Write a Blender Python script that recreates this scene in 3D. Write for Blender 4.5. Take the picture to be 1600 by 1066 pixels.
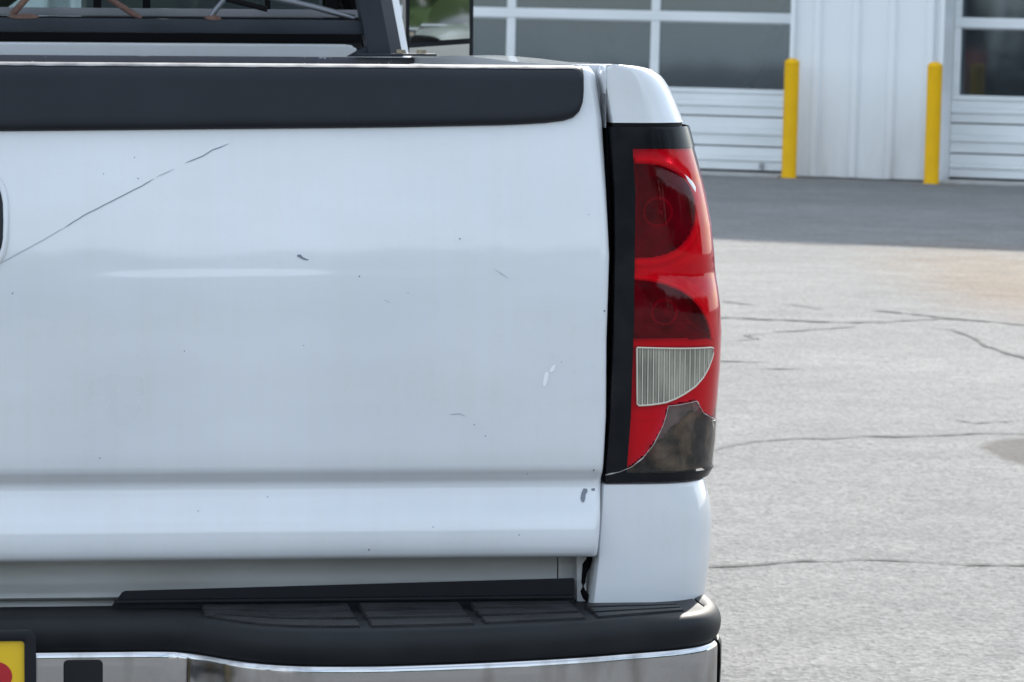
import bpy, bmesh, math, random
from mathutils import Vector, Matrix, Euler, noise
random.seed(7)
for o in list(bpy.data.objects): bpy.data.objects.remove(o)
scene = bpy.context.scene
COL = scene.collection
R = math.radians

# ------------------------------------------------------------------ camera
cam_d = bpy.data.cameras.new('camera')
cam = bpy.data.objects.new('camera', cam_d); COL.objects.link(cam)
cam_d.sensor_width = 36.0
cam_d.lens = 135.0
cam_d.clip_start = 0.05; cam_d.clip_end = 2000
cam.matrix_world = (Matrix.Translation((0, 0, 1.30)) @ Matrix.Rotation(R(90 - 4.3176), 4, 'X')
                    @ Matrix.Rotation(0.025, 4, 'Z'))
cam_d.dof.use_dof = True
cam_d.dof.focus_distance = 4.6
cam_d.dof.aperture_fstop = 28.0
scene.camera = cam

# ------------------------------------------------------------------ sky and sun
SUN_AZ, SUN_EL = R(12), R(33)          # azimuth clockwise from +Y, elevation
world = bpy.data.worlds.new('World'); scene.world = world
world.use_nodes = True
wn, wl = world.node_tree.nodes, world.node_tree.links
for n in list(wn): wn.remove(n)
w_out = wn.new('ShaderNodeOutputWorld'); w_bg = wn.new('ShaderNodeBackground')
sky = wn.new('ShaderNodeTexSky'); sky.sky_type = 'NISHITA'; sky.sun_disc = False
sky.sun_elevation = SUN_EL; sky.sun_rotation = SUN_AZ
sky.air_density = 1.0; sky.dust_density = 1.2; sky.ozone_density = 1.0
tc = wn.new('ShaderNodeTexCoord')
wmap = wn.new('ShaderNodeMapping'); wmap.inputs['Scale'].default_value = (1.0, 1.0, 2.6)
cl = wn.new('ShaderNodeTexNoise'); cl.inputs['Scale'].default_value = 2.6; cl.inputs['Detail'].default_value = 7
cl.inputs['Roughness'].default_value = .58
cr = wn.new('ShaderNodeValToRGB'); cr.color_ramp.elements[0].position = .30; cr.color_ramp.elements[1].position = .60
cmix = wn.new('ShaderNodeMix'); cmix.data_type = 'RGBA'
cmix.inputs['B'].default_value = (6.7, 7.5, 8.3, 1)
cfac = wn.new('ShaderNodeMath'); cfac.operation = 'MULTIPLY'; cfac.inputs[1].default_value = .72
wl.new(tc.outputs['Generated'], wmap.inputs['Vector']); wl.new(wmap.outputs['Vector'], cl.inputs['Vector'])
wl.new(cl.outputs['Fac'], cr.inputs['Fac']); wl.new(cr.outputs['Color'], cfac.inputs[0])
wl.new(cfac.outputs['Value'], cmix.inputs['Factor']); wl.new(sky.outputs['Color'], cmix.inputs['A'])
wl.new(cmix.outputs['Result'], w_bg.inputs['Color'])
w_bg.inputs['Strength'].default_value = 0.15
wl.new(w_bg.outputs['Background'], w_out.inputs['Surface'])

sun_d = bpy.data.lights.new('sun', 'SUN'); sun_d.energy = 3.5; sun_d.angle = R(0.8); sun_d.color = (1.0, .95, .87)
sun = bpy.data.objects.new('sun', sun_d); COL.objects.link(sun)
sd = Vector((math.sin(SUN_AZ) * math.cos(SUN_EL), math.cos(SUN_AZ) * math.cos(SUN_EL), math.sin(SUN_EL)))
sun.rotation_euler = sd.to_track_quat('Z', 'Y').to_euler(); sun.location = (10, 10, 30)

vs = scene.view_settings
vs.view_transform = 'Standard'; vs.look = 'None'; vs.exposure = 0.86; vs.gamma = 1.0; vs.use_curve_mapping = False
scene.render.engine = 'CYCLES'
scene.cycles.max_bounces = 10; scene.cycles.transparent_max_bounces = 12

# ------------------------------------------------------------------ helpers
def lerp_tab(tab, x):
    if x <= tab[0][0]: return tab[0][1]
    for (a, b), (c, d) in zip(tab, tab[1:]):
        if x <= c: return b + (d - b) * (x - a) / (c - a)
    return tab[-1][1]

def mk(name, verts, faces, mat, parent=None, smooth=False, fmats=None, mats=None, weld=False):
    me = bpy.data.meshes.new(name)
    me.from_pydata([tuple(v) for v in verts], [], faces)
    for m in (mats or [mat]): me.materials.append(m)
    if fmats:
        me.polygons.foreach_set('material_index', fmats)
    if smooth is True:
        me.polygons.foreach_set('use_smooth', [True] * len(me.polygons))
    me.update()
    if weld:
        bm = bmesh.new(); bm.from_mesh(me); bmesh.ops.remove_doubles(bm, verts=bm.verts, dist=1e-5)
        bmesh.ops.delete(bm, geom=[v for v in bm.verts if not v.link_faces], context='VERTS')
        bmesh.ops.recalc_face_normals(bm, faces=bm.faces); bm.to_mesh(me); bm.free()
    o = bpy.data.objects.new(name, me); COL.objects.link(o)
    if parent: o.parent = parent
    return o

def auto_smooth(o, ang=35):
    me = o.data
    me.polygons.foreach_set('use_smooth', [True] * len(me.polygons))
    bm = bmesh.new(); bm.from_mesh(me)
    for e in bm.edges:
        if len(e.link_faces) == 2 and e.calc_face_angle(0) > R(ang): e.smooth = False
    bm.to_mesh(me); bm.free()
    return o

def grid(fn, nu, nv, skip=None):
    """fn(i,j) -> point for i in 0..nu, j in 0..nv"""
    V = [fn(i, j) for j in range(nv + 1) for i in range(nu + 1)]
    F = []
    for j in range(nv):
        for i in range(nu):
            if skip and skip(i, j): continue
            a = j * (nu + 1) + i
            F.append((a, a + 1, a + nu + 2, a + nu + 1))
    return V, F

def box_bm(bm, x0, x1, y0, y1, z0, z1, bev=0, seg=2):
    r = bmesh.ops.create_cube(bm, size=1)
    vs_ = r['verts']
    for v in vs_:
        v.co = Vector(((x0 + x1) / 2 + v.co.x * (x1 - x0), (y0 + y1) / 2 + v.co.y * (y1 - y0), (z0 + z1) / 2 + v.co.z * (z1 - z0)))
    if bev:
        es = list({e for v in vs_ for e in v.link_edges})
        bmesh.ops.bevel(bm, geom=es, offset=bev, segments=seg, affect='EDGES', profile=.6)

def from_bm(name, bm, mat, parent=None, smooth=30):
    bmesh.ops.recalc_face_normals(bm, faces=bm.faces)
    me = bpy.data.meshes.new(name); bm.to_mesh(me); bm.free(); me.materials.append(mat)
    o = bpy.data.objects.new(name, me); COL.objects.link(o)
    if parent: o.parent = parent
    if smooth: auto_smooth(o, smooth)
    return o

def box(name, x0, x1, y0, y1, z0, z1, mat, parent=None, bev=0.003):
    bm = bmesh.new(); box_bm(bm, x0, x1, y0, y1, z0, z1, bev)
    return from_bm(name, bm, mat, parent)

def prism(name, pts, axis, a0, a1, mat, parent=None, bev=0):
    """polygon pts extruded along axis between a0 and a1. axis 'y': pts are (x,z); 'z': (x,y); 'x': (y,z)"""
    bm = bmesh.new()
    def P(p, a):
        return {'y': (p[0], a, p[1]), 'z': (p[0], p[1], a), 'x': (a, p[0], p[1])}[axis]
    A = [bm.verts.new(P(p, a0)) for p in pts]; B = [bm.verts.new(P(p, a1)) for p in pts]
    bm.faces.new(A); bm.faces.new(B[::-1])
    n = len(pts)
    for i in range(n): bm.faces.new((A[i], B[i], B[(i + 1) % n], A[(i + 1) % n]))
    bmesh.ops.recalc_face_normals(bm, faces=bm.faces)
    if bev: bmesh.ops.bevel(bm, geom=list(bm.edges), offset=bev, segments=2, affect='EDGES')
    return from_bm(name, bm, mat, parent)

def tube_bm(bm, path, rad, n=8, cap=True):
    path = [Vector(p) for p in path]
    rings = []
    up = Vector((0, 0, 1))
    for k, p in enumerate(path):
        d = (path[min(k + 1, len(path) - 1)] - path[max(k - 1, 0)]).normalized()
        a = d.cross(up)
        if a.length < .05: a = d.cross(Vector((0, 1, 0)))
        a.normalize(); b = d.cross(a)
        r = rad[k] if isinstance(rad, (list, tuple)) else rad
        rings.append([bm.verts.new(p + (a * math.cos(t) + b * math.sin(t)) * r) for t in [2 * math.pi * i / n for i in range(n)]])
    for r0, r1 in zip(rings, rings[1:]):
        for i in range(n): bm.faces.new((r0[i], r0[(i + 1) % n], r1[(i + 1) % n], r1[i]))
    if cap: bm.faces.new(rings[0][::-1]); bm.faces.new(rings[-1])

def tube(name, path, rad, mat, parent=None, n=8):
    bm = bmesh.new(); tube_bm(bm, path, rad, n)
    return from_bm(name, bm, mat, parent, 50)

def lathe(name, prof, mat, parent=None, n=32, loc=(0, 0, 0)):
    V = []; F = []
    for r, z in prof:
        for i in range(n):
            t = 2 * math.pi * i / n
            V.append((loc[0] + r * math.cos(t), loc[1] + r * math.sin(t), loc[2] + z))
    for k in range(len(prof) - 1):
        for i in range(n):
            F.append((k * n + i, k * n + (i + 1) % n, (k + 1) * n + (i + 1) % n, (k + 1) * n + i))
    o = mk(name, V, F, mat, parent, weld=True)
    return auto_smooth(o, 40)

def empty(name, loc=(0, 0, 0), rot=(0, 0, 0)):
    o = bpy.data.objects.new(name, None); COL.objects.link(o)
    o.location = loc; o.rotation_euler = rot; o.empty_display_size = .2
    return o

def tag(o, label=None, cat=None, group=None, kind=None):
    if label: o['label'] = label
    if cat: o['category'] = cat
    if group: o['group'] = group
    if kind: o['kind'] = kind
    return o

# ------------------------------------------------------------------ materials
def pmat(name, col, rough=.5, metal=0, coat=0, coat_rough=.05, ior=1.5, spec=.5):
    m = bpy.data.materials.new(name); m.use_nodes = True
    b = m.node_tree.nodes['Principled BSDF']
    b.inputs['Base Color'].default_value = (*col, 1)
    b.inputs['Roughness'].default_value = rough
    b.inputs['Metallic'].default_value = metal
    b.inputs['Coat Weight'].default_value = coat
    b.inputs['Coat Roughness'].default_value = coat_rough
    b.inputs['IOR'].default_value = ior
    b.inputs['Specular IOR Level'].default_value = spec
    return m

def nodes(m): return m.node_tree.nodes, m.node_tree.links, m.node_tree.nodes['Principled BSDF']

def add_noise_col(m, c1, c2, scale=(1, 1, 1), ns=8, detail=5, lo=.35, hi=.65, rough=None, bump=0, bump_scale=None, coord='Object', bdist=.002):
    N, K, b = nodes(m)
    t = N.new('ShaderNodeTexCoord'); mp = N.new('ShaderNodeMapping'); mp.inputs['Scale'].default_value = scale
    nz = N.new('ShaderNodeTexNoise'); nz.inputs['Scale'].default_value = ns; nz.inputs['Detail'].default_value = detail
    rp = N.new('ShaderNodeValToRGB')
    rp.color_ramp.elements[0].position = lo; rp.color_ramp.elements[1].position = hi
    rp.color_ramp.elements[0].color = (*c1, 1); rp.color_ramp.elements[1].color = (*c2, 1)
    K.new(t.outputs[coord], mp.inputs['Vector']); K.new(mp.outputs['Vector'], nz.inputs['Vector'])
    K.new(nz.outputs['Fac'], rp.inputs['Fac']); K.new(rp.outputs['Color'], b.inputs['Base Color'])
    if rough:
        mr = N.new('ShaderNodeMapRange'); mr.inputs['To Min'].default_value = rough[0]; mr.inputs['To Max'].default_value = rough[1]
        mr.inputs['From Min'].default_value = .3; mr.inputs['From Max'].default_value = .7
        K.new(nz.outputs['Fac'], mr.inputs['Value']); K.new(mr.outputs['Result'], b.inputs['Roughness'])
    if bump:
        n2 = N.new('ShaderNodeTexNoise'); n2.inputs['Scale'].default_value = bump_scale or ns * 4; n2.inputs['Detail'].default_value = 4
        bp = N.new('ShaderNodeBump'); bp.inputs['Strength'].default_value = bump; bp.inputs['Distance'].default_value = bdist
        K.new(mp.outputs['Vector'], n2.inputs['Vector']); K.new(n2.outputs['Fac'], bp.inputs['Height']); K.new(bp.outputs['Normal'], b.inputs['Normal'])
    return m

# white truck paint: slightly dusty, clear coated, tiny waviness in the coat
M_paint = pmat('white_paint', (.78, .80, .82), .32, 0, 1.0, .06)
add_noise_col(M_paint, (.645, .668, .70), (.72, .74, .77), (1, 1, 1.6), 3.2, 6, .3, .68, (.26, .42), .12, 7, bdist=.004)
nodes(M_paint)[2].inputs['Coat IOR'].default_value = 1.55
def paint_dust(m):
    # road dust: fine speckle and faint run marks over the base colour
    N, K, b = nodes(m)
    src = b.inputs['Base Color'].links[0].from_socket
    t = N.new('ShaderNodeTexCoord')
    cur = src
    for sc, ns, lo, hi, c0 in (((1, 1, 1), 180, .25, .45, .985), ((26, 4, 1.1), 2.2, .34, .60, .988), ((1.2, 1, 5), 3.0, .32, .62, .965)):
        mp = N.new('ShaderNodeMapping'); mp.inputs['Scale'].default_value = sc
        nz = N.new('ShaderNodeTexNoise'); nz.inputs['Scale'].default_value = ns; nz.inputs['Detail'].default_value = 5
        rp = N.new('ShaderNodeValToRGB'); rp.color_ramp.elements[0].position = lo; rp.color_ramp.elements[1].position = hi
        rp.color_ramp.elements[0].color = (c0, c0 * .995, c0 * .98, 1); rp.color_ramp.elements[1].color = (1, 1, 1, 1)
        mx = N.new('ShaderNodeMix'); mx.data_type = 'RGBA'; mx.blend_type = 'MULTIPLY'; mx.inputs['Factor'].default_value = 1
        K.new(t.outputs['Object'], mp.inputs['Vector']); K.new(mp.outputs['Vector'], nz.inputs['Vector']); K.new(nz.outputs['Fac'], rp.inputs['Fac'])
        K.new(cur, mx.inputs['A']); K.new(rp.outputs['Color'], mx.inputs['B']); cur = mx.outputs['Result']
    K.new(cur, b.inputs['Base Color'])
paint_dust(M_paint)
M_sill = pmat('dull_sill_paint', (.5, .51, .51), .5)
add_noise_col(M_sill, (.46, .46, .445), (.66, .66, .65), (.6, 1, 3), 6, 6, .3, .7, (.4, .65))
M_cap = pmat('charcoal_plastic', (.028, .033, .043), .5, spec=.22)
add_noise_col(M_cap, (.0125, .0148, .0195), (.019, .0215, .027), (1, 1, 1), 9, 6, .3, .7, (.44, .56), .25, 900, bdist=.0004)
M_wornhighlight = pmat('worn_highlight_plastic', (.22, .225, .23), .38)  # scuffed plastic with the edge highlight painted into its pale colour
add_noise_col(M_wornhighlight, (.04, .042, .046), (.19, .19, .19), (1, 1, 1), 30, 7, .35, .62, (.3, .5))
M_pad = pmat('black_bumper_plastic', (.016, .018, .021), .5)
nodes(M_pad)[2].inputs['Specular IOR Level'].default_value = .24
add_noise_col(M_pad, (.006, .0075, .0095), (.015, .0165, .019), (1, 1, 1), 14, 7, .32, .72, (.50, .66), .3, 700, bdist=.0005)
M_tread = pmat('worn_black_rubber', (.026, .027, .03), .55, spec=.3)
add_noise_col(M_tread, (.009, .0095, .011), (.030, .030, .032), (1, 4, 1), 22, 7, .35, .75, (.4, .7), .35, 500, bdist=.0006)
M_black = pmat('black_plastic', (.006, .0075, .011), .4, spec=.35)
M_gap = pmat('black_recess', (.006, .006, .007), .8)
M_glossblack = pmat('gloss_black_lens', (.006, .007, .010), .12, 0, .0, .04, spec=.2)
add_noise_col(M_glossblack, (.005, .006, .009), (.016, .016, .018), (1, 1, 1), 18, 6, .45, .8, (.1, .3))
M_chrome = pmat('chrome', (.62, .62, .63), .09, 1.0)
add_noise_col(M_chrome, (.27, .25, .24), (.50, .50, .51), (1.5, 1.5, .5), 14, 7, .28, .5, (.20, .035), .05, 5, bdist=.006)
M_rackpaint = pmat('black_painted_steel', (.022, .027, .036), .5, spec=.22)
add_noise_col(M_rackpaint, (.010, .014, .020), (.020, .025, .034), (1, 1, 1), 12, 6, .3, .7, (.35, .55), .15, 300, bdist=.001)
M_chipped = pmat('chipped_black_paint', (.03, .032, .042), .5)
add_noise_col(M_chipped, (.028, .030, .042), (.42, .42, .44), (1, .4, 1), 60, 4, .64, .68, (.4, .6))
M_rust = pmat('rusty_steel', (.13, .06, .04), .8)
add_noise_col(M_rust, (.045, .024, .019), (.14, .075, .055), (1, 1, 1), 60, 6, .3, .7, None, .4, 200)
M_steel = pmat('bare_steel_rod', (.16, .17, .19), .35, .8)
M_bolt = pmat('zinc_bolt', (.26, .22, .16), .45, .7)
M_yellow_plate = pmat('yellow_plate', (.78, .50, .01), .35, 0, .3)
M_red_print = pmat('red_print', (.42, .012, .02), .35)
M_rubber = pmat('tyre_rubber', (.018, .018, .018), .8)
M_alloy = pmat('wheel_alloy', (.45, .46, .47), .35, .8)
M_interior = pmat('grey_interior', (.16, .17, .18), .8)
add_noise_col(M_interior, (.13, .14, .15), (.2, .2, .215), (1, 1, 1), 7, 5)
M_darkint = pmat('dark_interior', (.022, .024, .026), .9)
M_seal = pmat('black_rubber_seal', (.004, .004, .005), .9, spec=.15)
M_scratch = pmat('scratch_grey', (.25, .265, .30), .6)
M_chip = pmat('chip_primer', (.18, .20, .24), .6)
M_scrape = pmat('scrape_white', (.85, .86, .86), .5)
M_bowl = pmat('smoky_reflector', (.085, .068, .07), .3, .3)
M_bezel = pmat('bright_bezel', (.80, .78, .78), .35)
M_socket = pmat('socket_grey', (.12, .105, .105), .4)
M_ring = pmat('white_ring', (.92, .90, .90), .3)
M_dirt = pmat('dirt_in_lamp', (.06, .05, .04), .9)
add_noise_col(M_dirt, (.012, .009, .006), (.19, .135, .085), (1, 1, 1), 34, 8, .38, .66, None, .8, 120, bdist=.004)

M_dusty = pmat('dusty_lamp_inner', (.20, .17, .165), .8)
add_noise_col(M_dusty, (.10, .08, .078), (.21, .16, .155), (1, 1, 1), 40, 6)
def tint_glass(name, tint, gloss_rough=.04, ior=1.5, haze=0.0, haze_col=(.8, .8, .8), gcol=(1, 1, 1)):
    m = bpy.data.materials.new(name); m.use_nodes = True
    N, K = m.node_tree.nodes, m.node_tree.links
    for n in list(N): N.remove(n)
    o = N.new('ShaderNodeOutputMaterial'); tr = N.new('ShaderNodeBsdfTransparent'); tr.inputs['Color'].default_value = (*tint, 1)
    gl = N.new('ShaderNodeBsdfGlossy'); gl.inputs['Color'].default_value = (*gcol, 1); gl.inputs['Roughness'].default_value = gloss_rough
    fr = N.new('ShaderNodeFresnel'); fr.inputs['IOR'].default_value = ior
    mx = N.new('ShaderNodeMixShader')
    base = tr
    if haze:
        df = N.new('ShaderNodeBsdfDiffuse'); df.inputs['Color'].default_value = (*haze_col, 1)
        hm = N.new('ShaderNodeMixShader')
        nz = N.new('ShaderNodeTexNoise'); nz.inputs['Scale'].default_value = 35; nz.inputs['Detail'].default_value = 6
        t = N.new('ShaderNodeTexCoord'); K.new(t.outputs['Object'], nz.inputs['Vector'])
        mr = N.new('ShaderNodeMapRange'); mr.inputs['From Min'].default_value = .3; mr.inputs['From Max'].default_value = .75
        mr.inputs['To Min'].default_value = haze * .3; mr.inputs['To Max'].default_value = haze * 1.6
        K.new(nz.outputs['Fac'], mr.inputs['Value']); K.new(mr.outputs['Result'], hm.inputs['Fac'])
        K.new(tr.outputs['BSDF'], hm.inputs[1]); K.new(df.outputs['BSDF'], hm.inputs[2]); base = hm
    K.new(fr.outputs['Fac'], mx.inputs['Fac']); K.new(base.outputs[0], mx.inputs[1]); K.new(gl.outputs['BSDF'], mx.inputs[2])
    K.new(mx.outputs['Shader'], o.inputs['Surface'])
    return m
M_redlens = tint_glass('red_lens', (.95, .04, .095), .05, 1.31, .085, (.80, .004, .04))
M_clearlens = tint_glass('clear_broken_plastic', (.90, .87, .84), .06, 1.26, .045, (.62, .58, .55))
M_shardedge = pmat('broken_plastic_edge', (.42, .39, .37), .4)
M_revlens = pmat('ribbed_clear_lens', (.22, .22, .19), .2, 0, .3, .08)
add_noise_col(M_revlens, (.20, .19, .155), (.40, .38, .31), (1, 1, .5), 28, 4)
M_revrim = pmat('lens_rim', (.58, .53, .44), .35)
M_cabglass = tint_glass('tinted_cab_glass', (.62, .70, .70), .02, 1.5)
M_garageglass = tint_glass('garage_glass', (.5, .55, .57), .035, 2.0, .06, (.34, .42, .50), (.74, .88, 1.0))
M_mirror = pmat('mirror_glass', (.72, .76, .76), .02, 1.0)

def wavy(m, scale, dist):
    N, K = m.node_tree.nodes, m.node_tree.links
    t = N.new('ShaderNodeTexCoord'); mp = N.new('ShaderNodeMapping'); mp.inputs['Rotation'].default_value = (0, R(48), 0); mp.inputs['Scale'].default_value = (1.0, 1, .28)
    nz = N.new('ShaderNodeTexNoise'); nz.inputs['Scale'].default_value = scale; nz.inputs['Detail'].default_value = 1.5
    bp = N.new('ShaderNodeBump'); bp.inputs['Strength'].default_value = 1; bp.inputs['Distance'].default_value = dist
    K.new(t.outputs['Object'], mp.inputs['Vector']); K.new(mp.outputs['Vector'], nz.inputs['Vector']); K.new(nz.outputs['Fac'], bp.inputs['Height'])
    for n in N:
        if n.type == 'BSDF_GLOSSY': K.new(bp.outputs['Normal'], n.inputs['Normal'])
wavy(M_garageglass, .9, .006)

# building
M_siding = pmat('white_siding', (.80, .81, .82), .45)
M_doorwhite = pmat('white_door_steel', (.77, .785, .79), .4)
add_noise_col(M_doorwhite, (.70, .72, .72), (.80, .81, .82), (.5, 1, 2), 2.5, 6, .3, .7, (.35, .5))
M_trim = pmat('white_trim', (.80, .815, .825), .4)
M_concrete = pmat('sill_concrete', (.40, .39, .37), .85)
add_noise_col(M_concrete, (.30, .29, .27), (.46, .45, .43), (1, 1, 1), 5, 7, .3, .7)
M_yellow = pmat('bollard_yellow', (.80, .44, .002), .5, 0, .0, spec=.2)
add_noise_col(M_yellow, (.74, .40, .002), (.82, .45, .003), (1, 1, .6), 9, 6, .3, .6, (.42, .6))
M_garagedark = pmat('garage_interior', (.20, .21, .22), .9)
M_roof = pmat('dark_roof', (.06, .06, .065), .8)
M_brick = pmat('far_wall_white', (.75, .75, .74), .7)
M_shed = pmat('brown_boards', (.16, .075, .04), .8)
M_shedroof = pmat('red_roof', (.13, .03, .025), .7)
M_bark = pmat('bark', (.07, .05, .035), .9)
M_leaf = pmat('conifer_leaf', (.02, .04, .017), .7)
M_leaf2 = pmat('broad_leaf', (.045, .08, .03), .7)

# siding with faint grime near the ground (splash dirt has its own ragged shape)
def siding_grime():
    N, K, b = nodes(M_siding)
    t = N.new('ShaderNodeTexCoord'); sp = N.new('ShaderNodeSeparateXYZ'); K.new(t.outputs['Object'], sp.inputs['Vector'])
    nz = N.new('ShaderNodeTexNoise'); nz.inputs['Scale'].default_value = 5; nz.inputs['Detail'].default_value = 8
    mp = N.new('ShaderNodeMapping'); mp.inputs['Scale'].default_value = (1, 1, .22)
    K.new(t.outputs['Object'], mp.inputs['Vector']); K.new(mp.outputs['Vector'], nz.inputs['Vector'])
    ma = N.new('ShaderNodeMath'); ma.operation = 'MULTIPLY_ADD'; ma.inputs[1].default_value = -.75; ma.inputs[2].default_value = .92
    K.new(sp.outputs['Z'], ma.inputs[0])
    mm = N.new('ShaderNodeMath'); mm.operation = 'MULTIPLY'; mm.use_clamp = True; K.new(ma.outputs[0], mm.inputs[0]); K.new(nz.outputs['Fac'], mm.inputs[1])
    mx = N.new('ShaderNodeMix'); mx.data_type = 'RGBA'; mx.inputs['A'].default_value = (.80, .815, .825, 1); mx.inputs['B'].default_value = (.44, .42, .39, 1)
    K.new(mm.outputs[0], mx.inputs['Factor']); K.new(mx.outputs['Result'], b.inputs['Base Color'])
siding_grime()

# asphalt ground: pale worn aggregate, patches, an orange rust stain and a dark oil stain
def ground_mat():
    m = pmat('worn_asphalt', (.26, .26, .25), .9)
    N, K, b = nodes(m)
    t = N.new('ShaderNodeTexCoord')
    def nz(scale, det=5, rough=.6, vec=None):
        n = N.new('ShaderNodeTexNoise'); n.inputs['Scale'].default_value = scale; n.inputs['Detail'].default_value = det; n.inputs['Roughness'].default_value = rough
        K.new(vec or t.outputs['Object'], n.inputs['Vector']); return n
    def ramp(src, lo, hi, c0, c1):
        r = N.new('ShaderNodeValToRGB'); r.color_ramp.elements[0].position = lo; r.color_ramp.elements[1].position = hi
        r.color_ramp.elements[0].color = c0; r.color_ramp.elements[1].color = c1; K.new(src, r.inputs['Fac']); return r
    def mix(mode, fac, a, bb):
        x = N.new('ShaderNodeMix'); x.data_type = 'RGBA'; x.blend_type = mode
        for nm, v in (('Factor', fac), ('A', a), ('B', bb)):
            if isinstance(v, (int, float)): x.inputs[nm].default_value = v
            elif isinstance(v, tuple): x.inputs[nm].default_value = v
            else: K.new(v, x.inputs[nm])
        return x.outputs['Result']
    big = ramp(nz(.35, 6).outputs['Fac'], .32, .7, (.164, .162, .157, 1), (.226, .222, .214, 1))
    med = ramp(nz(3.2, 6).outputs['Fac'], .3, .7, (.80, .80, .81, 1), (1.08, 1.08, 1.07, 1))
    c = mix('MULTIPLY', 1.0, big.outputs['Color'], med.outputs['Color'])
    vo = N.new('ShaderNodeTexVoronoi'); vo.inputs['Scale'].default_value = 85; vo.feature = 'F1'; K.new(t.outputs['Object'], vo.inputs['Vector'])
    stone = N.new('ShaderNodeSeparateColor'); K.new(vo.outputs['Color'], stone.inputs['Color'])
    sr = ramp(stone.outputs['Red'], .0, 1.0, (.42, .42, .43, 1), (1.50, 1.49, 1.46, 1))
    c = mix('MULTIPLY', .62, c, sr.outputs['Color'])
    pit = ramp(nz(38, 4, .7).outputs['Fac'], .31, .42, (.16, .16, .17, 1), (1, 1, 1, 1))
    c = mix('MULTIPLY', .95, c, pit.outputs['Color'])
    pit2 = ramp(nz(17, 5, .75).outputs['Fac'], .33, .45, (.40, .40, .41, 1), (1, 1, 1, 1))
    c = mix('MULTIPLY', .8, c, pit2.outputs['Color'])
    fine = ramp(nz(140, 3, .7).outputs['Fac'], .25, .75, (.72, .72, .72, 1), (1.25, 1.25, 1.25, 1))
    c = mix('MULTIPLY', .8, c, fine.outputs['Color'])
    def blob(cx, cy, rx, ry, ns, soft, amp):
        mp = N.new('ShaderNodeMapping'); mp.inputs['Location'].default_value = (-cx / rx, -cy / ry, 0); mp.inputs['Scale'].default_value = (1 / rx, 1 / ry, 0)
        K.new(t.outputs['Object'], mp.inputs['Vector'])
        ln = N.new('ShaderNodeVectorMath'); ln.operation = 'LENGTH'; K.new(mp.outputs['Vector'], ln.inputs[0])
        n = nz(ns, 7); ad = N.new('ShaderNodeMath'); ad.operation = 'MULTIPLY_ADD'; ad.inputs[1].default_value = amp; K.new(n.outputs['Fac'], ad.inputs[0]); K.new(ln.outputs['Value'], ad.inputs[2])
        mr = N.new('ShaderNodeMapRange'); mr.inputs['From Min'].default_value = 1.0 + amp * .5 - soft; mr.inputs['From Max'].default_value = 1.0 + amp * .5 + soft
        mr.inputs['To Min'].default_value = 1; mr.inputs['To Max'].default_value = 0; K.new(ad.outputs[0], mr.inputs['Value'])
        return mr.outputs['Result']
    def scaled(v, k):
        q = N.new('ShaderNodeMath'); q.operation = 'MULTIPLY'; q.inputs[1].default_value = k; K.new(v, q.inputs[0]); return q.outputs[0]
    c = mix('MULTIPLY', scaled(blob(3.15, 23.4, .70, 3.4, 3.2, .55, 2.0), .7), c, (1.06, .80, .52, 1))
    c = mix('MULTIPLY', scaled(blob(2.75, 21.3, .35, 1.6, 2.5, .7, 1.2), .6), c, (1.02, .85, .74, 1))
    c = mix('MULTIPLY', scaled(blob(1.80, 12.82, .20, .50, 3.5, .10, .55), .95), c, (.34, .31, .285, 1))
    K.new(c, b.inputs['Base Color'])
    bp = N.new('ShaderNodeBump'); bp.inputs['Strength'].default_value = .7; bp.inputs['Distance'].default_value = .008
    hv = N.new('ShaderNodeMath'); hv.operation = 'ADD'; K.new(vo.outputs['Distance'], hv.inputs[0]); K.new(nz(45, 5, .7).outputs['Fac'], hv.inputs[1])
    K.new(hv.outputs[0], bp.inputs['Height']); K.new(bp.outputs['Normal'], b.inputs['Normal'])
    return m
M_ground = ground_mat()
M_crack = pmat('crack_filled_dirt', (.075, .073, .07), .95)
M_crackpale = pmat('crack_worn', (.15, .148, .142), .95)

# ------------------------------------------------------------------ ground
ground = mk('ground', [(-250, -250, 0), (250, -250, 0), (250, 250, 0), (-250, 250, 0)], [(0, 1, 2, 3)], M_ground)
tag(ground, 'pale worn grey asphalt parking lot with cracks', kind='structure')

def crack(pts, w, mat, seed):
    rnd = random.Random(seed)
    fine = []
    for (a, b), (c, d) in zip(pts, pts[1:]):
        n = max(2, int(math.hypot(c - a, d - b) / .045))
        for k in range(n):
            t = k / n; fine.append((a + (c - a) * t, b + (d - b) * t))
    fine.append(pts[-1])
    V = []; F = []
    N_ = len(fine)
    for k, (x, y) in enumerate(fine):
        x += noise.noise((x * 7, y * 7, seed)) * .018; y += noise.noise((x * 6, y * 6, seed + 9)) * .06
        env = min(1, 6 * k / N_ + .12, 6 * (N_ - 1 - k) / N_ + .12)
        ww = w * env * (.35 + 1.1 * rnd.random()) * (.6 + .8 * max(0, noise.noise((x * 3, y * 3, seed + 4)) + .4))
        V += [(x - ww * .15, y - ww, .004), (x + ww * .15, y + ww, .004)]
    for k in range(N_ - 1):
        F.append((2 * k, 2 * k + 2, 2 * k + 3, 2 * k + 1))
    mk('pavement_crack', V, F, mat, ground)
crack([(.7, 19.2), (1.04, 19.09), (1.27, 19.03), (1.49, 18.98), (1.72, 18.97), (1.99, 19.2), (2.21, 19.46), (2.35, 19.33), (2.55, 19.08), (3.2, 18.8)], .034, M_crack, 1)
crack([(1.72, 18.97), (1.65, 18.63), (1.48, 18.45), (1.28, 18.21), (1.08, 17.89), (1.14, 17.71), (.98, 17.47)], .026, M_crackpale, 2)
crack([(1.86, 19.96), (1.98, 19.81), (2.1, 19.66), (2.21, 19.46)], .040, M_crack, 3)
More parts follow.
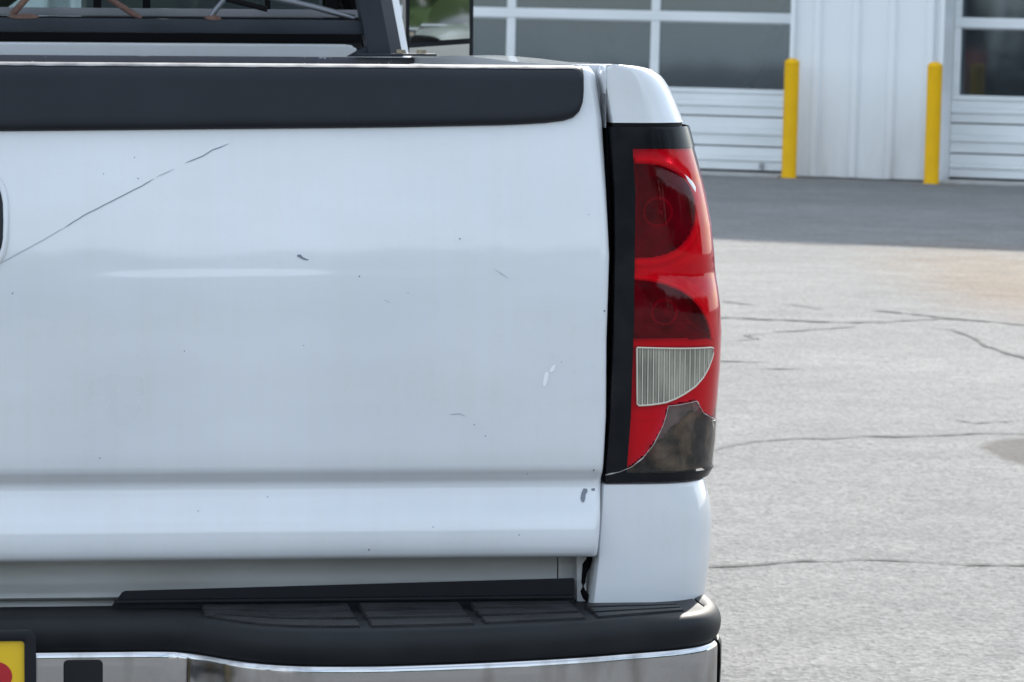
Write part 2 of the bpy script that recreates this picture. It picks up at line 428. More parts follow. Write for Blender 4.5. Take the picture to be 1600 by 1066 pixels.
crack([(2.04, 18.69), (2.13, 18.63), (2.18, 18.22), (2.18, 17.67), (2.22, 17.23), (2.27, 16.96), (2.5, 16.5)], .05, M_crack, 4)
crack([(.5, 16.2), (.9, 16.32), (1.15, 16.4)], .026, M_crackpale, 5)
crack([(1.02, 16.02), (1.22, 16.06)], .026, M_crackpale, 15)
crack([(.5, 12.3), (.69, 12.64), (.76, 12.86), (.83, 12.94), (1.02, 13.1), (1.22, 13.19), (1.38, 13.26), (1.57, 13.37), (1.81, 13.47), (2.4, 13.7)], .014, M_crack, 6)
crack([(1.59, 13.94), (1.67, 13.81), (1.73, 13.85), (1.88, 13.99), (2.2, 14.2)], .012, M_crack, 7)
crack([(.2, 9.6), (.51, 9.73), (.64, 9.79), (.77, 9.85), (.87, 9.89), (.91, 9.93), (1.05, 9.92), (1.18, 9.9), (1.34, 9.91), (1.9, 9.95)], .010, M_crack, 8)
crack([(1.5, 27.2), (2.0, 27.0), (2.4, 26.9)], .045, M_crackpale, 9)
crack([(1.1, 20.4), (1.3, 20.1)], .03, M_crackpale, 10)
crack([(1.45, 20.3), (1.62, 19.9)], .02, M_crackpale, 11)

# ------------------------------------------------------------------ service garage
WYAW = -.31
bld = empty('service_garage', (3.83, 41.917, 0), (0, 0, WYAW))
tag(bld, 'white metal service garage with glazed overhead doors behind the truck', 'building')
H_WALL = 9.25
def siding(x0, x1, ribs, z0, z1):
    """ribbed steel sheet between x0 and x1; ribs are centre positions"""
    pts = [(x0, 0)]
    for c in ribs:
        pts += [(c - .058, 0), (c - .030, -.052), (c + .030, -.052), (c + .058, 0)]
    pts.append((x1, 0))
    V = []; F = []
    for x, y in pts:
        V += [(x, y, z0 + .012 * noise.noise((x * 9, 3, 1))), (x, y, z1)]
    for k in range(len(pts) - 1): F.append((2 * k, 2 * k + 2, 2 * k + 3, 2 * k + 1))
    return mk('siding_panel', V, F, M_siding, bld)
siding(-.86, -.40, [-.60], .012, H_WALL)
siding(-.40, .03, [-.17], .012, H_WALL)
siding(.03, .42, [.232], .012, H_WALL)
siding(.42, .80, [.655], .012, H_WALL)
for c in range(12): siding(-6.06 - .8 * (c + 1), -6.06 - .8 * c, [-6.06 - .8 * c - .2, -6.06 - .8 * c - .6], .012, H_WALL)
for c in range(8): siding(5.86 + .8 * c, 5.86 + .8 * (c + 1), [5.86 + .8 * c + .2, 5.86 + .8 * c + .6], .012, H_WALL)
siding(-6.06, -.86, [-6.06 + .2 + .4 * k for k in range(13)], 3.66, H_WALL)
siding(.80, 5.86, [.80 + .2 + .4 * k for k in range(12)], 3.66, H_WALL)
# corner trims and deep reveals of the two openings
for x0, x1, rx0, rx1 in ((-6.10, -6.06, -6.075, -6.06), (-.895, -.845, -.875, -.860), (.765, .812, .785, .800), (5.86, 5.90, 5.86, 5.875)):
    box('corner_trim', x0, x1, -.070, -.054, .012, 3.66, M_trim, bld, .004)
    box('door_reveal', rx0, rx1, -.054, .62, .010, 3.66, M_trim, bld, .002)
for x0, x1 in ((-6.06, -.875), (.80, 5.86)):
    box('door_header', x0, x1, -.04, .62, 3.60, 3.66, M_trim, bld, .004)
box('roof', -16, 12.5, -.25, 14, H_WALL, H_WALL + .16, M_trim, bld, .02)
box('end_wall', -15.9, -15.75, .02, 13.8, 0, H_WALL - .01, M_siding, bld, .01)
box('end_wall', 12.25, 12.4, .02, 13.8, 0, H_WALL - .01, M_siding, bld, .01)
box('back_wall', -15.7, 12.2, 13.6, 13.8, 0, H_WALL - .01, M_garagedark, bld, .01)
box('shop_floor', -15.7, 12.2, .66, 13.5, .004, .02, M_garagedark, bld, 0)
box('ceiling', -15.7, 12.2, .70, 13.5, 4.3, 4.4, M_garagedark, bld, 0)

def garage_door(x0, x1, mulls, right_stile, left_stile):
    # frame = stiles and rails of the glazed sections; solid ribbed sections and panes are pieces
    bm = bmesh.new()
    Y0, Y1 = .50, .55
    zr = [(.887, .942), (1.679, 1.79), (2.53, 2.64), (3.40, 3.60)]
    for a, b in zr: box_bm(bm, x0, x1, Y0, Y1, a, b, .006, 1)
    st = [(x0, x0 + left_stile), (x1 - right_stile, x1)] + [(m - .052, m + .052) for m in mulls]
    for a, b in st:
        for k in range(3): box_bm(bm, a, b, Y0 + .004, Y1 - .004, zr[k][1] + .001, zr[k + 1][0] - .001, .006, 1)
    d = from_bm('garage_door', bm, M_doorwhite, bld)
    xs = sorted([x0 + left_stile] + [v for m in mulls for v in (m - .052, m + .052)] + [x1 - right_stile])
    for k in range(3):
        for i in range(0, len(xs), 2):
            a, b = xs[i], xs[i + 1]; c, e = zr[k][1], zr[k + 1][0]
            mk('window_pane', [(a, .53, c), (b, .53, c), (b, .53 , e), (a, .53, e)], [(0, 1, 2, 3)], M_garageglass, d)
            box('glazing_bead', a, b, .503, .52, e - .018, e - .001, M_doorshade, d, 0)
    # three ribbed steel sections: flat, raised rib band, flat, shadow joint
    for zb, zt, rb0, rb1 in ((.640, .886, .742, .801), (.310, .628, .431, .503), (.040, .298, .139, .191)):
        prof = [(Y0 + .02, zb), (Y0 + .004, zb + .006), (Y0 + .002, rb0 - .008), (Y0 + .012, rb0 - .002), (Y0 - .014, rb0 + .008), (Y0 - .014, rb1 - .012), (Y0 + .010, rb1),
                (Y0 + .002, rb1 + .008), (Y0 + .004, zt - .006), (Y0 + .02, zt)]
        V = []; F = []
        for y, z in prof: V += [(x0, y, z), (x1, y, z)]
        for k in range(len(prof) - 1): F.append((2 * k, 2 * k + 1, 2 * k + 3, 2 * k + 2))
        mk('door_section', V, F, M_doorwhite, d)
    box('bottom_seal', x0, x1, .505, .54, .022, .039, M_seal, d, 0)
    box('section_joint', x0, x1, .525, .56, .03, .885, M_seal, d, 0)
    return d
M_doorshade = pmat('grey_glazing_bead', (.30, .31, .32), .5)
d1 = garage_door(-6.055, -.88, [-4.29, -2.59], .125, .10)
box('lift_handle', -1.335, -1.29, .455, .485, .060, .130, M_doorshade, d1, .006)
garage_door(.803, 5.855, [2.60, 4.28], .10, .082)
for x0, x1 in ((-6.0, -.90), (.81, 5.8)):
    s = box('door_sill', x0, x1, -.42, .66, -.05, .020, M_concrete, None, .004)
    s.location = (3.83, 41.917, 0); s.rotation_euler = (0, 0, WYAW)
    tag(s, kind='structure')
# a leaning dark channel inside the bay behind the right pane of the near door
t_ = tube('lift_arm', [(-2.2, 1.0, .05), (-.75, 1.05, 2.6)], .10, M_seal, bld, 6)

def bollard(x, y, label):
    p = Matrix.Rotation(WYAW, 4, 'Z') @ Vector((x, y, 0)) + Vector((3.83, 41.917, 0))
    root = empty('bollard', p)
    r = .081
    prof = [(r + .004, -.05), (r + .004, .012), (r, .03), (r, 1.228)]
    lathe('post_sleeve', prof, M_yellow, root)
    lathe('dome_cap', [(r, 1.2285), (r + .0025, 1.232), (r + .0025, 1.242)] + [((r + .002) * math.cos(a), 1.244 + .055 * math.sin(a)) for a in [R(k) for k in range(0, 91, 10)]], M_yellow, root)
    return tag(root, label, 'bollard', 'yellow bollards guarding the garage doors')
bollard(-.785, -.39, 'yellow bollard in front of the glazed door nearest the truck tail light')
bollard(.845, -.66, 'yellow bollard at the wall corner beside the door reflecting dark trees')

# ------------------------------------------------------------------ pickup truck
truck = empty('pickup_truck', (-.669, 4.336, 0), Euler((0, -.018, .125), 'XYZ'))
tag(truck, 'white pickup truck with black tailgate cap and a broken red tail light', 'truck')

# --- tailgate -----------------------------------------------------
TG_EDGE = [(.701, .793), (.755, .797), (.799, .799), (.867, .802), (.956, .802), (1.052, .805), (1.126, .802), (1.208, .798), (1.262, .791), (1.273, .784)]
TG_PROF = [(.701, .012), (.7022, .000), (.7045, -.0062), (.709, -.0092), (.716, -.0110), (.727, -.0120), (.740, -.0110), (.752, -.0073), (.764, -.0030), (.774, .0004), (.781, .0022), (.786, .0030),
           (.790, .0028), (.794, .0010), (.798, -.0025), (.802, -.0062), (.806, -.0085), (.812, -.0098), (.83, -.0104), (.86, -.0103)]
def _tg():
    y, z = TG_PROF[-1][1], .86
    tt = [(.86, .5), (.95, 1.3), (1.02, 3.2), (1.07, 5.6), (1.12, 7.4), (1.195, 9.5), (1.252, 11.0), (1.259, 16), (1.265, 40), (1.270, 75)]
    zz = .86
    while zz < 1.2695:
        dz = (.006 if zz < 1.0 or zz > 1.06 else .0016) if zz < 1.25 else .002
        zz += dz; y += dz * math.tan(R(lerp_tab(tt, zz))); TG_PROF.append((zz, y))
_tg()
def tg_y(z): return lerp_tab(TG_PROF, z)
def tg_s(x, z):
    w = max(0, min(1, (x - .16) / .10)) * max(0, min(1, (.66 - x) / .20)) if 0 < x else 0
    return tg_y(z) + .00032 * w * (.6 + .6 * noise.noise((x * 9, 4, 0))) * math.tanh((z - 1.0325 - .002 * noise.noise((x * 6, 1, 0))) / .0042) \
        + (.0007 * noise.noise((x * 4.2, z * 5.5, 3)) + .00018 * noise.noise((x * 14, z * 15, 8)) if z < 1.19 else 0) * min(1, (z - .701) / .05)
def tg_surf():
    us = [-1 + .05 * k for k in range(40)]
    EX = [0, .0008, .0018, .0032, .005, .0072, .010, .013]
    rr = .010
    def row(z):
        xe = lerp_tab(TG_EDGE, z); y = tg_y(z)
        pts = []
        for sgn in (-1, 1):
            cols = []
            for e in EX:
                d = rr - math.sqrt(max(0, rr * rr - (rr - min(e, rr)) ** 2))
                cols.append((sgn * (xe - e), tg_s(sgn * (xe - e), z) + d, z))
            cols.insert(0, (sgn * xe, y + .05, z))
            if sgn < 0: pts += cols
            else: right = cols[::-1]
        for k in range(1, 110):
            x = -(xe - .02) + (2 * (xe - .02)) * k / 110
            pts.append((x, tg_s(x, z), z))
        return pts + right
    rows = [row(z) for z, _ in TG_PROF]
    last = rows[-1]
    rows.append([(x, y + .02, z + .0004) for x, y, z in last]); rows.append([(x, y + .05, z - .002) for x, y, z in last])
    first = rows[0]
    rows.insert(0, [(x, .05, z + .001) for x, y, z in first])
    n = len(rows[0])
    V = [p for r in rows for p in r]
    F = [(j * n + i, j * n + i + 1, (j + 1) * n + i + 1, (j + 1) * n + i) for j in range(len(rows) - 1) for i in range(n - 1)]
    return V, F
V, F = tg_surf()
tailgate = auto_smooth(mk('tailgate', V, F, M_paint, truck), 50)
# inner skin of the tailgate
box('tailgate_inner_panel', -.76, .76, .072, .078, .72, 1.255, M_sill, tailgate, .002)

# black cap on the tailgate top
CAP_B = [(0, 1.1925), (.107, 1.193), (.395, 1.197), (.541, 1.199), (.688, 1.2025), (.73, 1.205), (.752, 1.2078), (.763, 1.2115), (.770, 1.218), (.7742, 1.228), (.7758, 1.24), (.7762, 1.262)]
def cap_mesh():
    xs = [.0 + .05 * k for k in range(14)] + [.68, .70, .715, .73, .742, .752, .758, .763, .767, .770, .7725, .7742, .7752, .7758, .7761]
    cols = []
    for x in xs:
        zb = lerp_tab(CAP_B, x)
        e = max(0., .7761 - x)
        th = .011 * min(1, math.sqrt(max(0, 1 - (1 - min(1, e / .010)) ** 2)) + .02)
        col = []
        zt = 1.2735
        def out(z):
            d = z - zb
            k = min(1, max(0, d) / .009)
            return th * math.sqrt(max(0, 1 - (1 - k) ** 2))
        zs = [zb, zb + .0006, zb + .002, zb + .0045, zb + .009]
        top = 1.2515
        zs += [zb + .009 + (top - zb - .009) * k / 6 for k in range(1, 7)] if zb + .009 < top else [top] * 6
        for z in zs:
            col.append((x, tg_y(min(z, 1.254)) - out(z) - .0006, z))
        yb = col[-1][1]
        for a in (15, 30, 45, 60, 75, 90):
            col.append((x, yb + .020 * (1 - math.cos(R(a))), top + .0195 * math.sin(R(a))))
        col.append((x, yb + .045, top + .0190)); col.append((x, yb + .07, top + .016)); col.append((x, yb + .074, top))
        cols.append(col)
    full = [[(-x, y, z) for x, y, z in c] for c in cols[:0:-1]] + cols
    n = len(full[0])
    V = [p for c in full for p in c]
    F = [(i * n + j, (i + 1) * n + j, (i + 1) * n + j + 1, i * n + j + 1) for i in range(len(full) - 1) for j in range(n - 1)]
    return V, F
V, F = cap_mesh()
cap = auto_smooth(mk('tailgate_cap', V, F, M_cap, tailgate), 50)
def worn_highlight_edge():  # pale strip: wear plus a painted highlight along the cap's top edge
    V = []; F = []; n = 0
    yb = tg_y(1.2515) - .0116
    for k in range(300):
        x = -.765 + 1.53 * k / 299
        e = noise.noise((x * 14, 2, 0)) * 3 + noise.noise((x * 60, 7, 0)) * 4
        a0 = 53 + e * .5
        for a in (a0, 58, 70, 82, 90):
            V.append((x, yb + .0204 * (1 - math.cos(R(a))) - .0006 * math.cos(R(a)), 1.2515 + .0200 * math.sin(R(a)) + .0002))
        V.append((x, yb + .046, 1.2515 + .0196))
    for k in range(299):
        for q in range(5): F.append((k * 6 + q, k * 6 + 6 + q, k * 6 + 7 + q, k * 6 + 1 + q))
    return mk('worn_highlight_edge', V, F, M_wornhighlight, cap, smooth=True)
worn_highlight_edge()

# handle (half outside the frame)
def superell(cx, cz, a, b, p, n=48):
    out = []
    for k in range(n):
        t = 2 * math.pi * k / n
        c, s = math.cos(t), math.sin(t)
        out.append((cx + a * math.copysign(abs(c) ** (2 / p), c), cz + b * math.copysign(abs(s) ** (2 / p), s)))
    return out
def ring_mesh(name, specs, mat, parent, capmat=None):
    """specs: list of (a,b,dy) superellipse loops joined in order, last one filled"""
    V = []; F = []
    n = 48
    for a, b, dy in specs:
        for x, z in superell(0, 1.092, a, b, 3.4, n): V.append((x, tg_s(x, z) + dy - .0004, z))
    for k in range(len(specs) - 1):
        for i in range(n): F.append((k * n + i, k * n + (i + 1) % n, (k + 1) * n + (i + 1) % n, (k + 1) * n + i))
    F.append(tuple((len(specs) - 1) * n + i for i in range(n)))
    return auto_smooth(mk(name, V, F, mat, parent), 60)
ring_mesh('handle_surround', [(.1165, .072, -.0002), (.1150, .0705, -.0022), (.1120, .0675, -.0030), (.1100, .0655, -.002)], M_paint, tailgate)
ring_mesh('handle', [(.1098, .0655, -.0028), (.108, .063, -.0036), (.1, .056, -.002)], M_black, tailgate)

# scratches and chips lie on the paint
def ribbon(name, pts, w, mat):
    V = []; F = []
    n = len(pts)
    for k, (x, z) in enumerate(pts):
        a = pts[max(0, k - 1)]; b = pts[min(n - 1, k + 1)]
        dx, dz = b[0] - a[0], b[1] - a[1]; l = math.hypot(dx, dz) or 1
        ww = w[k] if isinstance(w, list) else w * (.3 if k in (0, n - 1) else 1)
        nx, nz = -dz / l * ww, dx / l * ww
        for s in (-1, 1):
            px, pz = x + s * nx, z + s * nz
            V.append((px, tg_s(px, pz) - .0006, pz))
    for k in range(n - 1): F.append((2 * k, 2 * k + 1, 2 * k + 3, 2 * k + 2))
    return mk(name, V, F, mat, tailgate)
def dense(pts, step=.006, jit=.0005, seed=0):
    out = []
    for (a, b), (c, d) in zip(pts, pts[1:]):
        n = max(1, int(math.hypot(c - a, d - b) / step))
        for k in range(n):
            t = k / n; out.append((a + (c - a) * t, b + (d - b) * t + noise.noise((a * 40 + t * 3, seed, 2)) * jit))
    out.append(pts[-1]); return out
M_scratchpale = pmat('scratch_pale', (.40, .42, .47), .6)
ribbon('scratch', dense([(.09, 1.036), (.106, 1.044), (.15, 1.068), (.178, 1.084)]), .0005, M_scratchpale)
ribbon('scratch', dense([(.178, 1.084), (.2, 1.098), (.233, 1.115), (.265, 1.131), (.28, 1.14)]), .0006, M_scratch)
ribbon('scratch', dense([(.283, 1.142), (.303, 1.151)]), .0005, M_scratchpale)
ribbon('scratch', dense([(.316, 1.158), (.336, 1.166), (.347, 1.173), (.356, 1.176), (.365, 1.18)]), .0006, M_scratch)
ribbon('paint_chip', [(.443, 1.053), (.446, 1.0525), (.449, 1.050), (.453, 1.0485), (.456, 1.048)], [.0010, .0018, .0012, .0008, .0004], M_chip)
ribbon('scratch', [(.669, 1.038), (.678, 1.032), (.686, 1.027)], .0005, M_scratchpale)
ribbon('scratch', [(.543, 1.002), (.549, .999)], .0006, M_scratch)
ribbon('scratch', [(.618, .870), (.624, .8705), (.630, .871), (.637, .868)], .0006, M_scratchpale)
ribbon('scrape', [(.728, .903), (.7295, .909), (.731, .917), (.732, .919)], [.0016, .0024, .0022, .0010], M_scrape)
ribbon('scrape', [(.735, .919), (.7375, .922), (.740, .927)], [.0012, .0024, .0010], M_scrape)
ribbon('paint_chip', [(.7755, .7665), (.7755, .770), (.7765, .776), (.779, .780), (.781, .781)], [.0012, .0028, .0026, .0030, .0008], M_chip)
ribbon('paint_chip', [(.786, .7805), (.790, .781)], [.0012, .0015], M_chip)
for x, z, r_ in ((.63, 1.072, .0010), (.514, 1.029, .0010), (.314, .944, .0008), (.218, .822, .0008), (.526, .714, .0011), (.258, 1.164, .0007), (.262, 1.14, .0008), (.223, 1.145, .0007), (.798, .989, .0012),
                 (.60, .74, .0007), (.70, .73, .0008), (.41, .775, .0007), (.787, .804, .0011), (.33, .76, .0007), (.66, .845, .0008), (.647, .858, .0008), (.748, .93, .0006), (.12, 1.01, .0009), (.78, 1.10, .0006),
                 (.71, .80, .0007), (.45, .95, .0006), (.57, 1.01, .0006)):
    ribbon('paint_chip', [(x - r_ * .8, z), (x, z + r_ * .3), (x + r_ * .8, z - r_ * .2)], [r_ * .6, r_ * 1.1, r_ * .6], M_chip)

# --- bed sides: plan curve rounds from the rear face to the side ---
XO = [(.64, .937), (.69, .944), (.736, .946), (.763, .942), (.783, .936), (.797, .945), (.828, .948), (.866, .95), (.919, .954), (.957, .955), (.987, .953), (1.033, .947), (1.086, .941),
      (1.131, .932), (1.172, .920), (1.201, .912), (1.206, .906), (1.238, .892), (1.252, .884), (1.26, .877), (1.267, .866), (1.271, .850), (1.273, .824)]
PB, PP = .11, 2.2
def xo(z): return lerp_tab(XO, z)
def ys(x, z):
    o = xo(z); xa = .805 + .35 * (o - .805); t = (x - xa) / (o - xa)
    if t <= 0: return .006
    t = min(t, 1)
    return .006 + PB * (1 - (1 - t ** PP) ** (1 / PP))
def corner_row(z, xi, yend, n=26, o=None, extra=()):
    """points from the inner edge round the corner and forward along the side"""
    o = o or xo(z); xa = .805 + .35 * (o - .805)
    pts = [(xi, .055, z), (xi, .012, z), (xi + .002, .0075, z), (xi + .006, .006, z), ((xi + xa) / 2, .006, z)]
    for k in range(n + 1):
        th = R(90) * k / n
        pts.append((xa + (o - xa) * math.sin(th) ** (2 / PP), .006 + PB * (1 - max(0., math.cos(th)) ** (2 / PP)), z))
    for y in extra: pts.append((o, y, z))
    return pts
def loft(name, rows, mat, parent, ang=45, mirror=False, skip=None):
    n = len(rows[0])
    V = [p for r in rows for p in r]
    F = [(j * n + i, j * n + i + 1, (j + 1) * n + i + 1, (j + 1) * n + i) for j in range(len(rows) - 1) for i in range(n - 1) if not (skip and skip(rows[j][i], rows[j + 1][i + 1]))]
    if mirror:
        m = len(V); V = V + [(-x, y, z) for x, y, z in V]; F = F + [tuple(m + i for i in f[::-1]) for f in F]
    return auto_smooth(mk(name, V, F, mat, parent, weld=True), ang)
YS = [.16, .22, .3, .4, .5, .6, .7, .8, .9, 1.0, 1.1, 1.2, 1.3, 1.4, 1.5, 1.6, 1.7, 1.8, 1.9, 2.0]
# rail and corner cap above the lamp
UP_IN = [(1.206, .8065), (1.237, .8005), (1.262, .7955), (1.268, .7965), (1.272, .799), (1.273, .802)]
zsu = [1.206, 1.2066, 1.208, 1.212, 1.218, 1.226, 1.234, 1.242, 1.249, 1.255, 1.260, 1.264, 1.267, 1.2695, 1.2713, 1.2724, 1.2729]
rows = [[(x if i > 1 else x, y + .03, z) for i, (x, y, z) in enumerate(corner_row(1.206, .8065, 2.0, extra=YS))]]
for z in zsu:
    rows.append(corner_row(z, lerp_tab(UP_IN, z), 2.0, o=xo(z), extra=YS))
# top of the rail: close inwards to x=.765
last = rows[-1]
rows.append([(min(x, .815), y, 1.2732) for x, y, z in last])
rows.append([(.765 if y > .06 else min(x, .800), y, 1.2722) for x, y, z in last])
rows.append([(.765 if y > .06 else min(x, .800), y, 1.20) for x, y, z in last])
rows = [[(x, y, z + (.0055 * math.sin(math.pi * (y - .45) / 1.5) ** 2 if .45 < y < 1.95 and z > 1.25 else 0)) for x, y, z in r] for r in rows]
bedside = loft('bed_side', rows, M_paint, truck, 40, mirror=False)
# lower rear quarter
zsl = [.636, .650, .665, .68, .695, .71, .725, .74, .752, .762, .770, .776, .780, .783, .7845, .7855]
LO_IN = [(.636, .788), (.692, .794), (.788, .800)]
rows = []
for z in zsl:
    rows.append(corner_row(z, lerp_tab(LO_IN, z), 2.0, o=xo(z) - (.002 if z > .784 else 0), extra=YS))
rows.append([(x - (.002 if x > .82 else -.001), y + .004, .7865) for x, y, z in rows[-1]])
rows.append([(min(x, .925), y + .03, .7868) for x, y, z in rows[-1]])
def wheel_cut(p, q):
    cy_, cz_ = (p[1] + q[1]) / 2, (p[2] + q[2]) / 2
    return p[0] > .9 and math.hypot(cy_ - 1.05, cz_ - .41) < .47
loft('rear_quarter', rows, M_paint, bedside, 40, skip=lambda p, q: wheel_cut(p, q) or p[1] > 1.05)
loft('front_quarter', rows, M_paint, bedside, 40, skip=lambda p, q: wheel_cut(p, q) or p[1] < 1.05)
# side skin beside the lamp
rows = []
for z in [.7868 + (1.206 - .7868) * k / 16 for k in range(17)]:
    o = xo(z) - .003
    rows.append([(o - .03, .235, z), (o, .24, z)] + [(o, y, z) for y in YS[2:]])
loft('side_skin', rows, M_paint, bedside, 40, skip=wheel_cut)
rows = []
for z in (.47, .50, .54, .58, .61, .636):
    rows.append([(.935, .16 + .06 * k, z) for k in range(32)])
loft('lower_side_skin', rows, M_paint, bedside, 40, skip=lambda p, q: wheel_cut(p, q) or p[1] > 1.05)
loft('lower_side_skin', rows, M_paint, bedside, 40, skip=lambda p, q: wheel_cut(p, q) or p[1] < 1.05)
# left bed side: plain mirrored shell outside the frame
rows = []
for z in [.50, .64, .69, .736, .79, .866, .957, 1.033, 1.086, 1.131, 1.172, 1.206, 1.238, 1.26, 1.27, 1.273]:
    rows.append([(-x, y, z) for x, y, z in corner_row(z, .8065, 2.0, n=10, o=xo(max(z, .64)), extra=YS)])
rows.append([(-.765, y, 1.272) for x, y, z in rows[-1]]); rows.append([(-.765, y, .72) for x, y, z in rows[-1]])
loft('bed_side', rows, M_paint, truck, 40)
# bed box
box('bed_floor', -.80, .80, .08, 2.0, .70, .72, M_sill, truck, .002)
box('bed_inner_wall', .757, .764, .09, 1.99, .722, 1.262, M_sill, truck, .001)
box('bed_bulkhead', -.76, .755, 1.985, 2.02, .722, 1.258, M_sill, truck, .003)
# black sheet painting in the shade between tailgate and bed side
box('tailgate_gap_shade', .775, .835, .058, .07, .70, 1.262, M_gap, truck, 0)
box('jamb_seal', .8035, .8085, .030, .05, .80, 1.20, M_seal, truck, .001)
tube('latch_cable', [(.790, .052, .700), (.790, .05, .693), (.787, .046, .686), (.7845, .045, .676), (.7835, .044, .666), (.783, .044, .656), (.786, .044, .650), (.792, .044, .645)], [.003, .0048, .0050, .0028, .0024, .0030, .0040, .0045], M_seal, truck, 8)
box('hinge_bracket', .776, .7875, .046, .058, .643, .70, M_sill, truck, .001)

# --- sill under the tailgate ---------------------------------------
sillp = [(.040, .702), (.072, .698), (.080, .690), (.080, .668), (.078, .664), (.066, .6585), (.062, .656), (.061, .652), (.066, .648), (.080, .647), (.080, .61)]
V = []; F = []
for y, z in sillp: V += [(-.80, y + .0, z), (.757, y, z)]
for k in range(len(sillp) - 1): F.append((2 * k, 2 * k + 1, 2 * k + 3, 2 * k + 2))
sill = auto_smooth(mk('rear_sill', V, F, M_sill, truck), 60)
box('sill_end_plate', .7585, .802, .076, .084, .61, .70, M_sill, sill, .001)
prism('bumper_gap_strip', [(.2315, .640), (.2325, .6455), (.2455, .6625), (.772, .6722), (.7722, .640)], 'y', .034, .040, M_black, truck, .0012)
box('strip_flange', .2345, .7700, .022, .0335, .6500, .6535, M_pad, truck, .001)
box('under_strip', -.77, .23, .045, .074, .60, .640, M_gap, truck, .002)

# --- bumper --------------------------------------------------------
LIP = [(0, -.063), (.15, -.063), (.24, -.064), (.275, -.065), (.30, -.069), (.32, -.080), (.341, -.102), (.366, -.133), (.388, -.155), (.410, -.170), (.435, -.180), (.462, -.185), (.50, -.188), (.54, -.187),
       (.60, -.180), (.66, -.169), (.72, -.155), (.77, -.139), (.815, -.121), (.848, -.109), (.874, -.096), (.895, -.080), (.910, -.058), (.920, -.028), (.925, .005), (.927, .05), (.928, .12), (.928, .25)]
def smooth_curve(pts, sub=4):
    out = []
    for k in range(len(pts) - 1):
        p0 = pts[max(0, k - 1)]; p1 = pts[k]; p2 = pts[k + 1]; p3 = pts[min(len(pts) - 1, k + 2)]
        for s in range(sub):
            t = s / sub
            out.append(tuple(.5 * ((2 * p1[i]) + (-p0[i] + p2[i]) * t + (2 * p0[i] - 5 * p1[i] + 4 * p2[i] - p3[i]) * t * t + (-p0[i] + 3 * p1[i] - 3 * p2[i] + p3[i]) * t ** 3) for i in (0, 1)))
    out.append(pts[-1]); return out
LC = smooth_curve(LIP, 3)
def curve_normal(k):
    a = LC[max(0, k - 1)]; b = LC[min(len(LC) - 1, k + 1)]
    dx, dy = b[0] - a[0], b[1] - a[1]; l = math.hypot(dx, dy)
    return dy / l, -dx / l
def sweep(name, prof, k0, k1, mat, parent, inner=None, mirror=True):
    rows = []
    for off, z in prof:
        row = []
        for k in range(k0, k1):
            nx, ny = curve_normal(k); row.append((LC[k][0] + nx * off, LC[k][1] + ny * off, z))
        rows.append(row)
    if inner is not None:
        rows.insert(0, [(min(LC[k][0], .915), max(inner, LC[k][1]) if LC[k][0] < .912 else LC[k][1] + .0005, .6405 if LC[k][0] < .75 else .6405 + min(1, (LC[k][0] - .75) / .12) * .0065) for k in range(k0, k1)])
    return loft(name, rows, mat, parent, 40, mirror=mirror)
bumper = sweep('rear_bumper', [(-.004, .6480), (0, .6478), (.004, .6468), (.008, .6448), (.0115, .6412), (.0138, .636), (.0146, .630), (.0140, .623), (.0118, .616), (.0085, .6115), (.004, .609)], 0, len(LC), M_pad, truck, inner=.070)
kc = next(k for k in range(len(LC)) if LC[k][0] > .9135)
sweep('chrome_face', [(.002, .6105), (.0065, .6112), (.0105, .6102), (.0128, .6075), (.0135, .603), (.0133, .590), (.013, .56), (.010, .52), (.002, .48), (-.015, .45), (-.04, .44)], 0, kc + 1, M_chrome, bumper)
sweep('bumper_end_cap', [(.004, .610), (.0125, .6095), (.0155, .604), (.0155, .58), (.013, .52), (.004, .46), (-.02, .45)], kc + 1, len(LC), M_pad, bumper, mirror=False)
# treads: raised bars, three rows to a pad
def tread(x0, x1, yb0, yb1, yf0, yf1, rows=3, slant=.012):
    for r in range(rows):
        a0, a1 = r / rows + .02, (r + 1) / rows - .07
        def pt(x, f):
            u = (x - x0) / (x1 - x0)
            yb = yb0 + (yb1 - yb0) * u; yf = yf0 + (yf1 - yf0) * u
            return (x, yb + (yf - yb) * f)
        xs0 = x0 + slant * .0 * r; n = 8
        top = [pt(xs0 + (x1 - xs0) * k / n, a0) for k in range(n + 1)]
        bot = [pt(xs0 + (x1 - xs0) * k / n, a1) for k in range(n, -1, -1)]
        prism('tread_bar', top + bot, 'z', .640, .6502, M_tread, bumper, .0012)
tread(.516, .632, .012, .010, -.180, -.168)
tread(.645, .762, .010, .008, -.162, -.134)
tread(.777, .884, -.010, -.012, -.126, -.078)
# left pad tapers along the lip
for r in range(3):
    f0, f1 = .02 + r * .333, r * .333 + .27
    top = []; bot = []
    for k in range(13):
        x = .335 + (.503 - .335) * k / 12
        yl = lerp_tab(LIP, x) + .012; yb = .010
        top.append((x, yb + (yl - yb) * f0)); bot.append((x, yb + (yl - yb) * f1))
    prism('tread_bar', top + bot[::-1], 'z', .640, .6500, M_tread, bumper, .0010)
